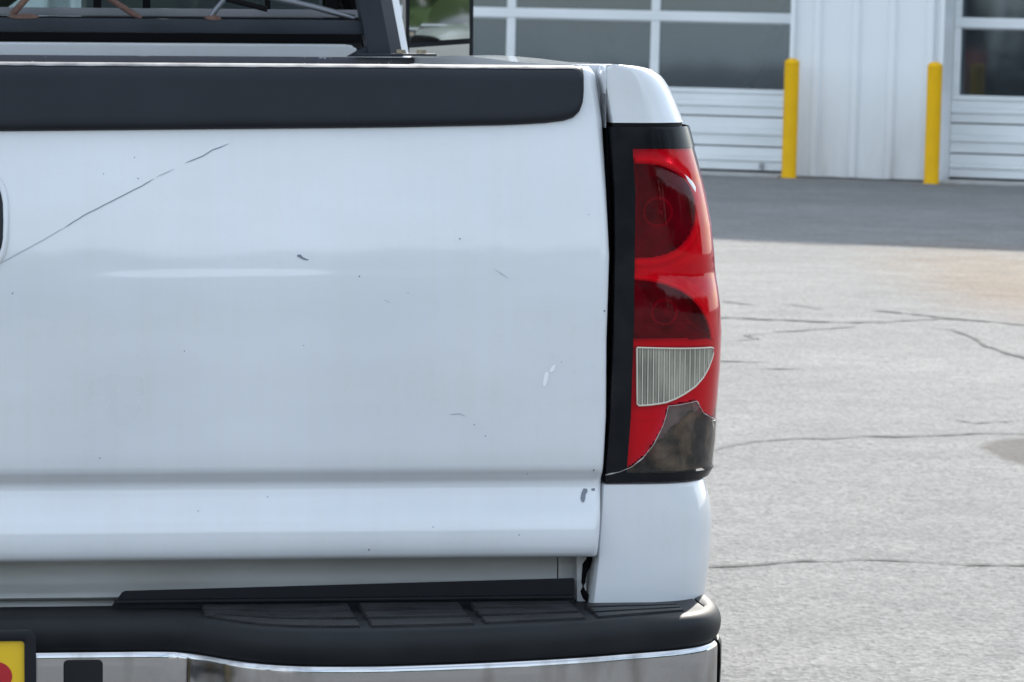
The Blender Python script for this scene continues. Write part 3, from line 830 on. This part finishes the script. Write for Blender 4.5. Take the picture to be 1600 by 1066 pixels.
# black plate painting the dark of a square opening in the chrome, licence plate with frame
prism('bumper_hole_shade', [(.176, .556), (.176, .598), (.179, .6012), (.217, .6012), (.220, .598), (.220, .556)], 'y', -.0795, -.0745, M_gap, bumper, .001)
px0, px1, pz0, pz1 = -.155, .1455, .478, .6425
def rrect(x0, x1, z0, z1, r, n=6):
    out = []
    for cx_, cz_, a0 in ((x1 - r, z1 - r, 0), (x0 + r, z1 - r, 90), (x0 + r, z0 + r, 180), (x1 - r, z0 + r, 270)):
        for k in range(n + 1):
            a = R(a0 + 90 * k / n); out.append((cx_ + r * math.cos(a), cz_ + r * math.sin(a)))
    return out
PY = -.118
lp = prism('licence_plate', rrect(px0 + .004, px1 - .004, pz0 + .004, pz1 - .004, .008), 'y', PY, PY + .004, M_yellow_plate, truck)
o_, i_ = rrect(px0, px1, pz0, pz1, .010), rrect(px0 + .013, px1 - .013, pz0 + .013, pz1 - .012, .004)
V = []; F = []; n = len(o_)
for loop, y in ((o_, PY + .004), (o_, PY - .004), ([((a[0] * .35 + b[0] * .65), (a[1] * .35 + b[1] * .65)) for a, b in zip(o_, i_)], PY - .0055), (i_, PY - .004), (i_, PY - .0002)):
    V += [(x, y, z) for x, z in loop]
for k in range(4):
    for i in range(n): F.append((k * n + i, k * n + (i + 1) % n, (k + 1) * n + (i + 1) % n, (k + 1) * n + i))
auto_smooth(mk('plate_frame', V, F, M_black, lp), 40)
disc = [(.1005 + .0185 * math.cos(2 * math.pi * k / 40), .5905 + .0165 * math.sin(2 * math.pi * k / 40)) for k in range(40)]
prism('red_emblem', disc, 'y', PY - .0006, PY + .001, M_red_print, lp)

# --- tail light ------------------------------------------------------
lamp = None
XL = [(.788, .8025), (.80, .8035), (.865, .808), (.954, .811), (1.051, .812), (1.126, .811), (1.202, .8055)]
XRED = [(.80, .8275), (.8172, .8287), (.8658, .832), (.9777, .8347), (1.1262, .8347), (1.1765, .8312)]
def plan_pts(z, xa_, n, lift=0.0, yend=None, xend=None):
    """n+1 points over the lamp surface at height z, from x=xa_ to the outer edge, evenly by arc"""
    o = xo(z); xf = .805 + .35 * (o - .805)
    raw = []
    for k in range(60):
        x = xa_ + (xf - xa_) * k / 60
        if x < xf: raw.append((x, .006))
    for k in range(91):
        th = R(k); raw.append((xf + (o - xf) * math.sin(th) ** (2 / PP), .006 + PB * (1 - max(0., math.cos(th)) ** (2 / PP))))
    raw += [(o, .13), (o - .0005, .16), (o - .001, .20), (o - .002, .232)]
    if xa_ > xf: raw = [p for p in raw if p[0] >= xa_]
    L_ = [0]
    for a, b in zip(raw, raw[1:]): L_.append(L_[-1] + math.hypot(b[0] - a[0], b[1] - a[1]))
    out = []
    j = 0
    for k in range(n + 1):
        s = L_[-1] * k / n
        while j < len(L_) - 2 and L_[j + 1] < s: j += 1
        t = (s - L_[j]) / max(1e-9, L_[j + 1] - L_[j])
        x = raw[j][0] + (raw[j + 1][0] - raw[j][0]) * t; y = raw[j][1] + (raw[j + 1][1] - raw[j][1]) * t
        out.append((x, y))
    if lift:
        res = []
        for k in range(n + 1):
            a = out[max(0, k - 1)]; b = out[min(n, k + 1)]
            dx, dy = b[0] - a[0], b[1] - a[1]; l = math.hypot(dx, dy) or 1
            res.append((out[k][0] + dy / l * lift, out[k][1] - dx / l * lift))
        out = res
    return out
# shapes in (x, z)
def in_poly(x, z, P):
    c = False
    j = len(P) - 1
    for i in range(len(P)):
        if (P[i][1] > z) != (P[j][1] > z) and x < (P[j][0] - P[i][0]) * (z - P[i][1]) / (P[j][1] - P[i][1]) + P[i][0]: c = not c
        j = i
    return c
def dist_poly(x, z, P):
    d = 9
    for i in range(len(P)):
        ax, az = P[i - 1]; bx, bz = P[i]
        vx, vz = bx - ax, bz - az; l2 = vx * vx + vz * vz or 1e-12
        t = max(0, min(1, ((x - ax) * vx + (z - az) * vz) / l2))
        d = min(d, math.hypot(x - ax - t * vx, z - az - t * vz))
    return d
UPB = [(.8345, 1.1598)] + [(.8345 + .0775 * math.sin(R(a)) ** .78, 1.1038 + .056 * math.cos(R(a))) for a in range(8, 173, 7)] + [(.8345, 1.0478)]
MIDB = [(.8345, 1.0248), (.855, 1.0228), (.872, 1.0188), (.890, 1.0115), (.9045, 1.0025), (.917, .9905), (.9265, .9755), (.9315, .9625), (.9335, .9525), (.8348, .9535)]
REVP = [(.8385, .9455), (.86, .9448), (.9, .9436), (.931, .9428), (.9352, .9412), (.9355, .936), (.9335, .9295), (.928, .9185), (.9208, .9083), (.910, .8985), (.8971, .891), (.885, .8852), (.8734, .8812), (.856, .8787), (.8415, .8778), (.8395, .880)]
BRK = [(.79, .793), (.8025, .7972), (.8185, .8005), (.8325, .806), (.846, .8164), (.8587, .832), (.8699, .8543), (.8735, .866), (.8758, .8774), (.8905, .8788), (.9116, .8818), (.9165, .8745), (.9218, .8666), (.927, .8635), (.934, .8596), (.9457, .8535), (.99, .850), (.99, .78), (.79, .78)]
def lamp_z(a, b, n): return [a + (b - a) * k / n for k in range(n + 1)]
# housing behind everything
rows = [[(x, y, z) for x, y in plan_pts(z, .8035, 30, -.012 if False else 0)] for z in lamp_z(.789, 1.2022, 30)]
rows = [[(min(x, .925) , max(y + .045, .05) if y < .1 else y + .0, z) for x, y, z in r] for r in rows]
lamp = loft('tail_light', rows, M_gap, truck, 60)
tag(lamp, 'red tail light with its lower lens corner broken off')
pl = plan_pts(1.2035, .8085, 26, -.005)
prism('lamp_gap_filler', pl + [(.86, .23), (.8085, .06)], 'z', 1.2018, 1.2062, M_gap, lamp)  # dark filler added to block light leaking through the gap
# black frame of the lens: left band, top band, bottom tray
def patch(name, zlist, xa_f, xb_f, n, lift, mat, parent, skip=None, ang=60, edge=True, disp=None):
    rows = []
    for z in zlist:
        a, b = xa_f(z), xb_f(z)
        pts = plan_pts(z, a, 90, 0)
        pts = [p for p in pts if p[0] <= b + 1e-6] if b < xo(z) - 1e-4 else pts
        if b < xo(z) - 1e-4: pts.append((b, ys(b, z)))
        Ls = [0]
        for p, q in zip(pts, pts[1:]): Ls.append(Ls[-1] + math.hypot(q[0] - p[0], q[1] - p[1]))
        row = []; j = 0
        for k in range(n + 1):
            s = Ls[-1] * k / n
            while j < len(Ls) - 2 and Ls[j + 1] < s: j += 1
            t = (s - Ls[j]) / max(1e-9, Ls[j + 1] - Ls[j])
            x = pts[j][0] + (pts[j + 1][0] - pts[j][0]) * t; y = pts[j][1] + (pts[j + 1][1] - pts[j][1]) * t
            d = pts[min(j + 1, len(pts) - 1)]; c = pts[j]
            l = math.hypot(d[0] - c[0], d[1] - c[1]) or 1
            row.append((x + (d[1] - c[1]) / l * lift, y - (d[0] - c[0]) / l * lift, z))
        if disp: row = [(x, y + disp(x, y, z_), z_) for x, y, z_ in row]
        if edge: row = [(row[0][0] - .0005, row[0][1] + .03, z), (row[0][0] - .0003, row[0][1] + .003, z)] + row
        rows.append(row)
    return loft(name, rows, mat, parent, ang, skip=skip)
xl = lambda z: lerp_tab(XL, z)
xr = lambda z: lerp_tab(XRED, z)
BIG = lambda z: 9.
patch('lens_border', lamp_z(.7985, 1.1762, 40), xl, xr, 6, .0012, M_glossblack, lamp)
top_rows = [1.1764, 1.18, 1.185, 1.19, 1.195, 1.198, 1.2, 1.2015]
tb = patch('lens_border', top_rows, xl, BIG, 40, .0010, M_glossblack, lamp)
patch('lamp_base', [.7885, .790, .793, .7965, .7985], lambda z: lerp_tab([(.788, .8025), (.80, .803)], z), BIG, 40, .0018, M_glossblack, lamp)
# red lens: a scooped groove runs outwards between the two round lamps and below the top edge
def lens_disp(x, y, z):
    k = max(0, min(1, (x - .850) / .06))
    zc = 1.034 - .006 * k; zt = 1.163 - .030 * k
    return .0050 * k * math.exp(-((z - zc) / .014) ** 2) + .0035 * k * math.exp(-((z - zt) / .010) ** 2) - .0015 * math.exp(-((z - .985) / .03) ** 2)
# red lens
rl = patch('red_lens', lamp_z(.7988, 1.1763, 150), xr, BIG, 110, .0, M_redlens, lamp, edge=False, disp=lens_disp,
      skip=lambda p, q: (in_poly((p[0] + q[0]) / 2, (p[2] + q[2]) / 2, BRK) or (in_poly((p[0] + q[0]) / 2, (p[2] + q[2]) / 2, REVP) and (p[1] + q[1]) / 2 < .09)
                        or ((p[1] + q[1]) / 2 > .07 and (p[2] + q[2]) / 2 < .8535)))
# inner bezel with the two reflector bowls sunk into it
def inner_pt(x, z, base):
    d = 0; m = 0
    for P, dep in ((UPB, .050), (MIDB, .042)):
        if in_poly(x, z, P):
            e = dist_poly(x, z, P); k = min(1, e / .034)
            d = max(d, dep * (1 - (1 - k) ** 2) + .004); m = 1
    if not m:
        e = min(dist_poly(x, z, UPB), dist_poly(x, z, MIDB))
        if e < .011: d = -.0032 * math.sin(math.pi * e / .011) - .0006
        elif e < .02: d = .0022 * math.sin(math.pi * (e - .011) / .009)
    return d, m
rows = []; mrow = []
ZI = lamp_z(.86, 1.1755, 170)
for z in ZI:
    row = []; ms = []
    for x, y in plan_pts(z, xr(z), 100, 0):
        d, m = inner_pt(x, z, 0) if y < .11 else (0, 0)
        row.append((min(x, xo(z) - .007), y + .0085 + d, z)); ms.append(m)
    rows.append(row); mrow.append(ms)
n = len(rows[0])
V = [p for r in rows for p in r]; F = []; fm = []
for j in range(len(rows) - 1):
    for i in range(n - 1):
        if in_poly(rows[j][i][0], rows[j][i][2], BRK): continue
        F.append((j * n + i, j * n + i + 1, (j + 1) * n + i + 1, (j + 1) * n + i))
        fm.append(1 if mrow[j][i] + mrow[j][i + 1] + mrow[j + 1][i] + mrow[j + 1][i + 1] >= 3 else 0)
bez = mk('reflector', V, F, None, lamp, smooth=True, fmats=fm, mats=[M_bezel, M_bowl])
for cx_, cz_, yy in ((.868, 1.101, .034), (.876, .984, .030)):
    V = []; F = []
    for k in range(7):
        a = R(90 * k / 6)
        for i in range(16):
            t = 2 * math.pi * i / 16; V.append((cx_ + .007 * math.cos(a) * math.cos(t), .055 - (.055 - yy) * math.sin(a), cz_ + .007 * math.cos(a) * math.sin(t)))
    for k in range(6):
        for i in range(16): F.append((k * 16 + i, k * 16 + (i + 1) % 16, (k + 1) * 16 + (i + 1) % 16, (k + 1) * 16 + i))
    mk('bulb', V, F, M_bowl, lamp, smooth=True)
for cx_, cz_, yy, rr in ((.868, 1.101, .048, .0165), (.876, .984, .042, .0145)):
    tube('bulb_socket', [(cx_ + rr * math.cos(2 * math.pi * k / 24), yy, cz_ + rr * math.sin(2 * math.pi * k / 24)) for k in range(25)], .0018, M_socket, lamp, 6)
# bright rings round the bowls
def bowl_ring(P, off, w, lift):
    V = []; F = []
    n = len(P)
    for k in range(n):
        a = P[max(0, k - 1)]; b = P[min(n - 1, k + 1)]; dx, dz = b[0] - a[0], b[1] - a[1]; l = math.hypot(dx, dz) or 1
        nx, nz = -dz / l, dx / l
        if nx * (P[k][0] - .86) + nz * (P[k][1] - (P[0][1] + P[-1][1]) / 2) < 0: nx, nz = -nx, -nz
        for q in range(5):
            t = q / 4; o_ = off + w * t
            x = max(xr(P[k][1]) + .0004, min(P[k][0] + nx * o_, xo(P[k][1]) - .012)); z = P[k][1] + nz * o_
            V.append((x, ys(x, z) + .0058 - lift * math.sin(math.pi * t), z))
    for k in range(n - 1):
        for q in range(4): F.append((k * 5 + q, k * 5 + q + 1, k * 5 + 6 + q, k * 5 + 5 + q))
    return mk('bowl_ring', V, F, M_ring, lamp, smooth=True)
bowl_ring(UPB, -.0010, .0092, .0040)
bowl_ring(MIDB[:9], -.0008, .0062, .003)
# bright red reflector block left of the break, dirt packed behind the clear shard
def in_dirt(x, z):
    lim = .818 + .050 * ((x - .846) / .06) if x < .906 else .868
    lim += .010 * noise.noise((x * 55, z * 40, 3))
    return z < min(lim, .872)
rows = []; fm = []
ZD = lamp_z(.799, .8835, 80)
for z in ZD:
    rows.append([(min(x, xo(z) - .006), y + .010 + .004 * noise.noise((x * 60, z * 60, 0)) * (1 if in_dirt(x, z) else 0) + (.004 if in_dirt(x, z) else 0), z) for x, y in plan_pts(z, xr(z), 90, 0)])
n = len(rows[0]); V = [p for r in rows for p in r]; F = []
for j in range(len(rows) - 1):
    for i in range(n - 1):
        p = rows[j][i]
        if p[2] > .86 and not in_poly(p[0], p[2], BRK): continue
        F.append((j * n + i, j * n + i + 1, (j + 1) * n + i + 1, (j + 1) * n + i))
        fm.append(1 if (in_dirt(p[0], p[2]) and p[0] > .84) or (p[2] < .818 and in_poly(p[0], p[2] - .001, BRK)) or p[1] > .09 else (2 if in_poly(p[0], p[2], BRK) and p[0] > .868 - .25 * (.87 - p[2]) else 0))
mk('lower_reflector', V, F, None, lamp, smooth=True, fmats=fm, mats=[M_bezel, M_dirt, M_dusty])
# clear broken shard over the break
sh = patch('broken_shard', lamp_z(.7988, .8825, 60), lambda z: .8045, BIG, 110, .0012, M_clearlens, lamp, edge=False, disp=lambda x, y, z: -.0045 * max(0, min(1, (z - .845) / .035)) ** 2 * max(0, min(1, (x - .868) / .02)) - .0008 * noise.noise((x * 50, z * 50, 5)),
      skip=lambda p, q: not in_poly((p[0] + q[0]) / 2, (p[2] + q[2]) / 2, BRK))
def snap_cut(o, polys, tol=.004):
    """pull the stepped cut edge of a lens onto the true outline"""
    bm = bmesh.new(); bm.from_mesh(o.data)
    for v in bm.verts:
        if not v.is_boundary: continue
        best = None
        for P in polys:
            for i in range(len(P)):
                ax, az = P[i - 1]; bx, bz = P[i]; vx, vz = bx - ax, bz - az; l2 = vx * vx + vz * vz or 1e-12
                t = max(0, min(1, ((v.co.x - ax) * vx + (v.co.z - az) * vz) / l2)); qx, qz = ax + t * vx, az + t * vz
                d = math.hypot(v.co.x - qx, v.co.z - qz)
                if best is None or d < best[0]: best = (d, qx, qz)
        if best[0] < tol and best[1] < xo(best[2]) - .001:
            y0 = ys(v.co.x, v.co.z); v.co.x, v.co.z = best[1], best[2]; v.co.y += ys(best[1], best[2]) - y0
    bm.to_mesh(o.data); bm.free()
def on_lens(x, z, lift=.0022): return (x, ys(x, z) - lift, z)
edge_pts = []
for (a, b), (c, d) in zip(BRK[1:15], BRK[2:16]):
    for k in range(4):
        t = k / 4; edge_pts.append(on_lens(a + (c - a) * t, b + (d - b) * t))
edge_pts = [(x, y - .0045 * max(0, min(1, (z - .845) / .035)) ** 2 * max(0, min(1, (x - .868) / .02)), z) for x, y, z in edge_pts]
tube('broken_edge', edge_pts, [.0003 + .0013 * max(0, noise.noise((k * .31, 0, 0))) for k in range(len(edge_pts))], M_shardedge, lamp, 6)
for pts in ([(.9345, .860), (.9455, .854), (.9475, .842), (.942, .838), (.939, .848)], [(.905, .882), (.9116, .8818), (.9165, .8745), (.909, .868)]):
    V = [on_lens(x, z, .0034) for x, z in pts] + [on_lens(x, z, .0022) for x, z in pts]; n = len(pts)
    mk('lens_splinter', V, [tuple(range(n))] + [(k, (k + 1) % n, n + (k + 1) % n, n + k) for k in range(n)], M_clearlens, lamp)
# reverse lamp: ribbed lens
rows = []
nx_ = 200
for j in range(34):
    z = .8765 + (.9465 - .8765) * j / 33
    row = []
    for k in range(nx_ + 1):
        x = .838 + (.9360 - .838) * k / nx_
        ph = ((x - .8395) / .0064) % 1.0
        rib = .0016 * math.sin(math.pi * min(1, ph / .82)) if ph < .82 else -.0010
        row.append((x, ys(x, z) + .0018 - rib, z))
    rows.append(row)
rv = loft('reverse_lens', rows, M_revlens, lamp, 70, skip=lambda p, q: not in_poly((p[0] + q[0]) / 2, (p[2] + q[2]) / 2, REVP))
snap_cut(rl, [REVP, BRK]); snap_cut(sh, [BRK]); snap_cut(rv, [REVP])
# pale joints between the ribs and rim of the reverse lamp
for k in range(1, 17):
    x = .8395 + .0064 * k - .0006
    zt = next((z for z in [.946 - .0005 * q for q in range(160)] if in_poly(x, z, REVP)), None)
    zb = next((z for z in [.876 + .0005 * q for q in range(160)] if in_poly(x, z, REVP)), None)
    if zt is None: continue
    V = []
    for q in range(9):
        z = zb + (zt - zb) * q / 8; V += [(x - .0006, ys(x, z) - .0002, z), (x + .0006, ys(x, z) - .0002, z)]
    mk('lens_rib', V, [(2 * q, 2 * q + 1, 2 * q + 3, 2 * q + 2) for q in range(8)], M_revrim, lamp)
rim = [on_lens(x, z, .0006) for x, z in dense(REVP + [REVP[0]], .004, 0)]
tube('reverse_rim', rim, .0011, M_revrim, lamp, 6)

# --- cab ---------------------------------------------------------------
cab = None
def cab_x(z): return lerp_tab([(.5, .90), (1.12, .905), (1.20, .86), (1.262, .79), (1.28, .775), (1.37, .758), (1.9, .63)], z)
rows = []
for z in (.55, .8, 1.12, 1.16, 1.2, 1.23, 1.262, 1.28):
    x = cab_x(z); rows.append([(-x, 4.6, z), (-x, 2.14, z), (-x + .02, 2.115, z), (-x + .06, 2.105, z)] + [(-.5 + .25 * k, 2.10, z) for k in range(5)] + [(x - .06, 2.105, z), (x - .02, 2.115, z), (x, 2.14, z), (x, 4.6, z)])
cab = loft('cab', rows, M_paint, truck, 40)
# raised rear panel lip below the window
prism('cab_rear_panel', [(-.686, 1.255), (.672, 1.255), (.682, 1.260), (.686, 1.270), (.6855, 1.282), (.680, 1.2895), (.668, 1.2925), (-.686, 1.2925)], 'y', 2.085, 2.103, M_paint, cab, .004)
box('window_seal_shade', -.70, .70, 2.098, 2.13, 1.2945, 1.336, M_seal, cab, .003)  # black strip paints in the shade gap at the window seal
box('window_frame', -.70, .70, 2.10, 2.135, 1.337, 1.3505, M_interior, cab, .002)
# pillars, roof
for s in (-1, 1):
    rows = []
    for z in (1.28, 1.33, 1.37, 1.5, 1.65, 1.8, 1.88):
        x = cab_x(z); rows.append([(s * (x - .062), 2.135, z), (s * (x - .06), 2.11, z), (s * (x - .012), 2.112, z), (s * x, 2.125, z), (s * x, 2.30, z), (s * (x - .04), 2.30, z), (s * (x - .062), 2.135, z)])
    loft('rear_pillar', rows, M_paint, cab, 40)
    prism('windscreen_pillar', [(4.35, 1.28), (4.45, 1.28), (3.80, 1.88), (3.72, 1.88)], 'x', s * .69, s * .74, M_paint, cab, .005)
    tube('door_pillar', [(s * .75, 3.15, 1.28), (s * .64, 3.1, 1.88)], .035, M_seal, cab, 8)
    mk('side_window', [(s * .772, 2.30, 1.285), (s * .772, 4.35, 1.285), (s * .637, 3.75, 1.86), (s * .637, 2.30, 1.86)], [(0, 1, 2, 3)], M_cabglass, cab)
box('roof', -.64, .64, 2.11, 3.80, 1.87, 1.92, M_paint, cab, .02)
mk('windscreen', [(-.70, 4.38, 1.28), (.70, 4.38, 1.28), (.62, 3.76, 1.87), (-.62, 3.76, 1.87)], [(0, 1, 2, 3)], M_cabglass, cab)
box('bonnet', -.80, .80, 4.40, 5.60, .9, 1.24, M_paint, cab, .06)
mk('rear_window', [(-.69, 2.118, 1.35), (.69, 2.118, 1.35), (.60, 2.118, 1.83), (-.60, 2.118, 1.83)], [(0, 1, 2, 3)], M_cabglass, cab)
for x0, x1, z0 in ((.243, .256, 1.3505), (.325, .338, 1.3505), (.530, .539, 1.3505), (.633, .652, 1.3505)):
    box('window_divider', x0, x1, 2.10, 2.114, z0, 1.80, M_seal, cab, .001)
# interior: seats, dash, wheel
for x0, x1 in ((.235, .70), (-.68, -.12)):
    st = box('seat', x0, x1, 3.05, 3.20, .9, 1.47, M_interior, truck, .04)
    box('headrest', (x0 + x1) / 2 - .13, (x0 + x1) / 2 + .13, 3.08, 3.18, 1.50, 1.68, M_interior, st, .04)
box('cab_floor', -.8, .8, 2.2, 4.6, .5, .55, M_darkint, truck, 0)
box('rear_shelf', -.70, .70, 2.16, 2.5, 1.18, 1.30, M_interior, truck, .01)
box('dashboard', -.70, .70, 3.95, 4.40, 1.0, 1.30, M_darkint, truck, .03)
ring = [(.20 + .17 * math.cos(2 * math.pi * k / 32), 3.70 + .05 * math.sin(2 * math.pi * k / 32), 1.255 + .165 * math.sin(2 * math.pi * k / 32)) for k in range(33)]
tube('grab_ring', ring, .013, M_darkint, truck, 8)

# --- headache rack -------------------------------------------------------
rack = box('headache_rack', -.787, .787, 1.925, 1.985, 1.2555, 1.2715, M_chipped, truck, .002)
box('rack_rail', -.74, .716, 1.938, 1.966, 1.3092, 1.3325, M_rackpaint, rack, .004)
box('rack_rail', -.56, .56, 1.938, 1.966, 1.86, 1.89, M_rackpaint, rack, .004)
for s in (-1, 1):
    def leg(z): return -.20 * (z - 1.272)
    V = []
    zz = (1.2725, 1.86)
    for z in zz:
        d = leg(z)
        V += [(s * (.691 + d), 1.925, z), (s * (.728 + d), 1.925, z), (s * (.749 + d), 1.950, z), (s * (.749 + d), 1.985, z), (s * (.691 + d), 1.985, z)]
    F = [(i, (i + 1) % 5, 5 + (i + 1) % 5, 5 + i) for i in range(5)] + [(0, 1, 2, 3, 4), (9, 8, 7, 6, 5)]
    mk('rack_post', V, F, M_rackpaint, rack)
    prism('rack_gusset', [(s * .655, 1.2725), (s * .70, 1.2725), (s * .70, 1.300), (s * .687, 1.290)], 'y', 1.93, 1.96, M_rackpaint, rack, .001)
    box('rack_foot', min(s * .668, s * .800), max(s * .668, s * .800), 1.90, 2.01, 1.2722 if False else 1.2742, 1.2782, M_rackpaint, rack, .001)
    for bx in (.742, .776):
        bm = bmesh.new()
        bmesh.ops.create_cone(bm, cap_ends=True, segments=6, radius1=.0085, radius2=.0085, depth=.006, matrix=Matrix.Translation((s * bx, 1.915, 1.2815)))
        from_bm('bolt', bm, M_bolt, rack, 30)
def rod(pts, r, m): tube('rack_rod', [(x, 1.952, z) for x, z in pts], r, m, rack, 8)
rod([(.108, 1.337), (.122, 1.352), (.150, 1.385), (.25, 1.55), (.40, 1.86)], .0055, M_rust)
rod([(.318, 1.332), (.27, 1.362), (.20, 1.41), (-.05, 1.62)], .0050, M_rust)
rod([(.432, 1.334), (.438, 1.345), (.452, 1.362), (.50, 1.46), (.56, 1.62)], .0048, M_steel)
rod([(.525, 1.349), (.455, 1.366), (.30, 1.41), (.05, 1.50)], .0045, M_seal)
rod([(.668, 1.336), (.60, 1.354), (.545, 1.366), (.40, 1.40), (.15, 1.49)], .0052, M_steel)
rod([(.572, 1.361), (.576, 1.42), (.585, 1.60)], .0048, M_steel)
for x, w_ in ((.128, .05), (.436, .025)):
    V = []; F = []
    for k in range(12):
        t = 2 * math.pi * k / 12; V.append((x + w_ * .5 * math.cos(t) * (1 + .4 * noise.noise((k, x, 0))), 1.937, 1.3345 + .0042 * math.sin(t) * (1 + .5 * noise.noise((k, x, 4)))))
    F.append(tuple(range(12)))
    V2 = V + [(a, 1.95, c) for a, b, c in V]; F += [(k, (k + 1) % 12, 12 + (k + 1) % 12, 12 + k) for k in range(12)]
    mk('weld_bead', V2, F, M_rust, rack)

# --- door mirror -------------------------------------------------------------
MY = 4.05
mir = prism('door_mirror', rrect(.955, 1.105, 1.14, 1.50, .025), 'y', MY + .002, MY + .09, M_cap, truck, .006)
mk('mirror_glass', [(.962, MY + .000, 1.296), (1.0945, MY - .0121, 1.306), (1.092, MY - .0138, 1.49), (.965, MY - .0020, 1.49)], [(0, 1, 2, 3)], M_mirror, mir)
mk('spotter_glass', [(.966, MY - .002, 1.15), (1.092, MY - .006, 1.15), (1.0945, MY - .009, 1.294), (.962, MY - .005, 1.284)], [(0, 1, 2, 3)], M_mirror, mir)
box('mirror_arm', .78, .97, MY + .03, MY + .07, 1.16, 1.20, M_cap, mir, .006)

# --- rear wheels ---------------------------------------------------------------
for s, zc, wy in ((1, .395 - .014, 1.05), (-1, .395 + .014, 1.05), (1, .395 - .014, 4.95), (-1, .395 + .014, 4.95)):
    w = None
    V = []; F = []
    prof = [(.20, .10), (.22, .118), (.30, .130), (.36, .125), (.388, .105), (.395, .07), (.395, -.07), (.388, -.105), (.36, -.125), (.30, -.13), (.22, -.118), (.20, -.1)]
    n = 40
    for r_, off in prof:
        for i in range(n):
            t = 2 * math.pi * i / n; V.append((s * .79 + off, wy + r_ * math.cos(t), zc + r_ * math.sin(t)))
    for k in range(len(prof) - 1):
        for i in range(n): F.append((k * n + i, k * n + (i + 1) % n, (k + 1) * n + (i + 1) % n, (k + 1) * n + i))
    w = auto_smooth(mk('wheel', V, F, M_rubber, truck), 40)
    bm = bmesh.new()
    bmesh.ops.create_cone(bm, cap_ends=True, segments=40, radius1=.205, radius2=.195, depth=.16, matrix=Matrix.Translation((s * .79, wy, zc)) @ Matrix.Rotation(R(90), 4, 'Y'))
    from_bm('rim', bm, M_alloy, w, 30)
box('wheel_well', -.70, .70, .55, 1.55, .45, .69, M_gap, truck, 0)
for x in (-.45, .45): box('chassis_rail', x - .04, x + .04, .02, 4.5, .46, .58, M_gap, truck, 0)
for x in (-.5, .5): box('bumper_bracket', x - .05, x + .05, -.14, .06, .50, .60, M_gap, truck, 0)

# ------------------------------------------------------------------ what the panes, paint and chrome reflect: trees, with a wood and house added unseen
def conifer(x, y, h, r, label, seed):
    rnd = random.Random(seed)
    root = empty('conifer_tree', (x, y, 0))
    tube('trunk', [(0, 0, -.1), (.05, 0, h * .5), (0, 0, h * .97)], [.22, .14, .02], M_bark, root, 8)
    V = []; F = []
    for k in range(2600):
        t = rnd.random() ** 1.35
        z = .5 + (h - .5) * t; rr = r * (1 - t) ** .85 * (.45 + .6 * rnd.random()); a = rnd.random() * 6.283
        c = Vector((rr * math.cos(a), rr * math.sin(a), z - rr * .18)); s = .18 + .25 * rnd.random()
        d = Vector((math.cos(a), math.sin(a), -.35 + .5 * rnd.random())).normalized() * s * 1.6
        sd_ = Vector((-math.sin(a), math.cos(a), rnd.uniform(-.4, .4))) * s * .5
        i = len(V); V += [c - d * .5 + sd_ * .5, c - d * .5 - sd_ * .5, c + d - sd_ * .15, c + d + sd_ * .15]; F.append((i, i + 1, i + 2, i + 3))
    mk('crown', V, F, M_leaf, root)
    return tag(root, label, 'tree', 'conifers mirrored in the garage panes')
conifer(-30.0, -20.5, 7.0, 1.2, 'dark conifer mirrored beside the stile of the right garage door', 1)
conifer(-26.55, -20, 8.0, 1.75, 'broad dark conifer mirrored at the right of the garage door pane', 2)
shed = empty('shed', (-28.75, -19.2, 0), (0, 0, R(-20)))
box('wall', -.42, .42, -.6, .6, 0, 1.15, M_shed, shed, .01)
prism('roof', [(-.75, 1.151), (.75, 1.151), (0, 1.6)], 'x', -.55, .55, M_shedroof, shed, .01)
box('door', -.2, .2, .601, .63, .05, 1.0, M_seal, shed, .005)
tag(shed, 'small brown shed with a red roof mirrored in the right garage door', 'shed')

def broad_wood():
    rnd = random.Random(5)
    V = []; F = []
    spots = [(x, -62 + rnd.uniform(-4, 4)) for x in range(-33, 66, 3)] + [(64 + rnd.uniform(-4, 4), y) for y in range(-60, 34, 3)]  # second row added on the right to darken lens and paint reflections
    for x, yb in spots:
        hh = rnd.uniform(7.5, 11.5); rx = rnd.uniform(2.2, 3.6)
        for k in range(330):
            a, b = rnd.random() * 6.283, math.acos(rnd.uniform(-1, 1)); q = rnd.random() ** .33
            c = Vector((x + rx * q * math.sin(b) * math.cos(a), yb + rx * q * math.sin(b) * math.sin(a), hh * .55 + hh * .45 * q * math.cos(b)))
            if k % 4 == 0: c.z = rnd.uniform(0, hh * .5)
            s = .35 + .35 * rnd.random()
            u = Vector((rnd.uniform(-1, 1), rnd.uniform(-1, 1), rnd.uniform(-1, 1))).normalized(); w = u.orthogonal().normalized()
            i = len(V); V += [c + u * s, c + w * s, c - u * s, c - w * s]; F.append((i, i + 1, i + 2, i + 3))
    return mk('unseen_wood', V, F, M_leaf2)
tag(broad_wood(), 'row of green broadleaf trees across the lot, extended unseen to darken reflections', kind='stuff')
house = empty('house', (-22, -33, 0), (0, 0, R(12)))  # house added out of view, put in for reflections
box('wall', -5, 5, -3.5, 3.5, 0, 3.0, M_brick, house, .01)
prism('roof', [(-4.1, 3.001), (4.1, 3.001), (0, 5.0)], 'x', -5.4, 5.4, M_roof, house, .01)
for x in (-3, 0, 3): box('window', x - .6, x + .6, 3.49, 3.54, 1.0, 2.2, M_seal, house, .01)
tag(house, 'low white house with dark pitched roof, added unseen for reflections', 'house')
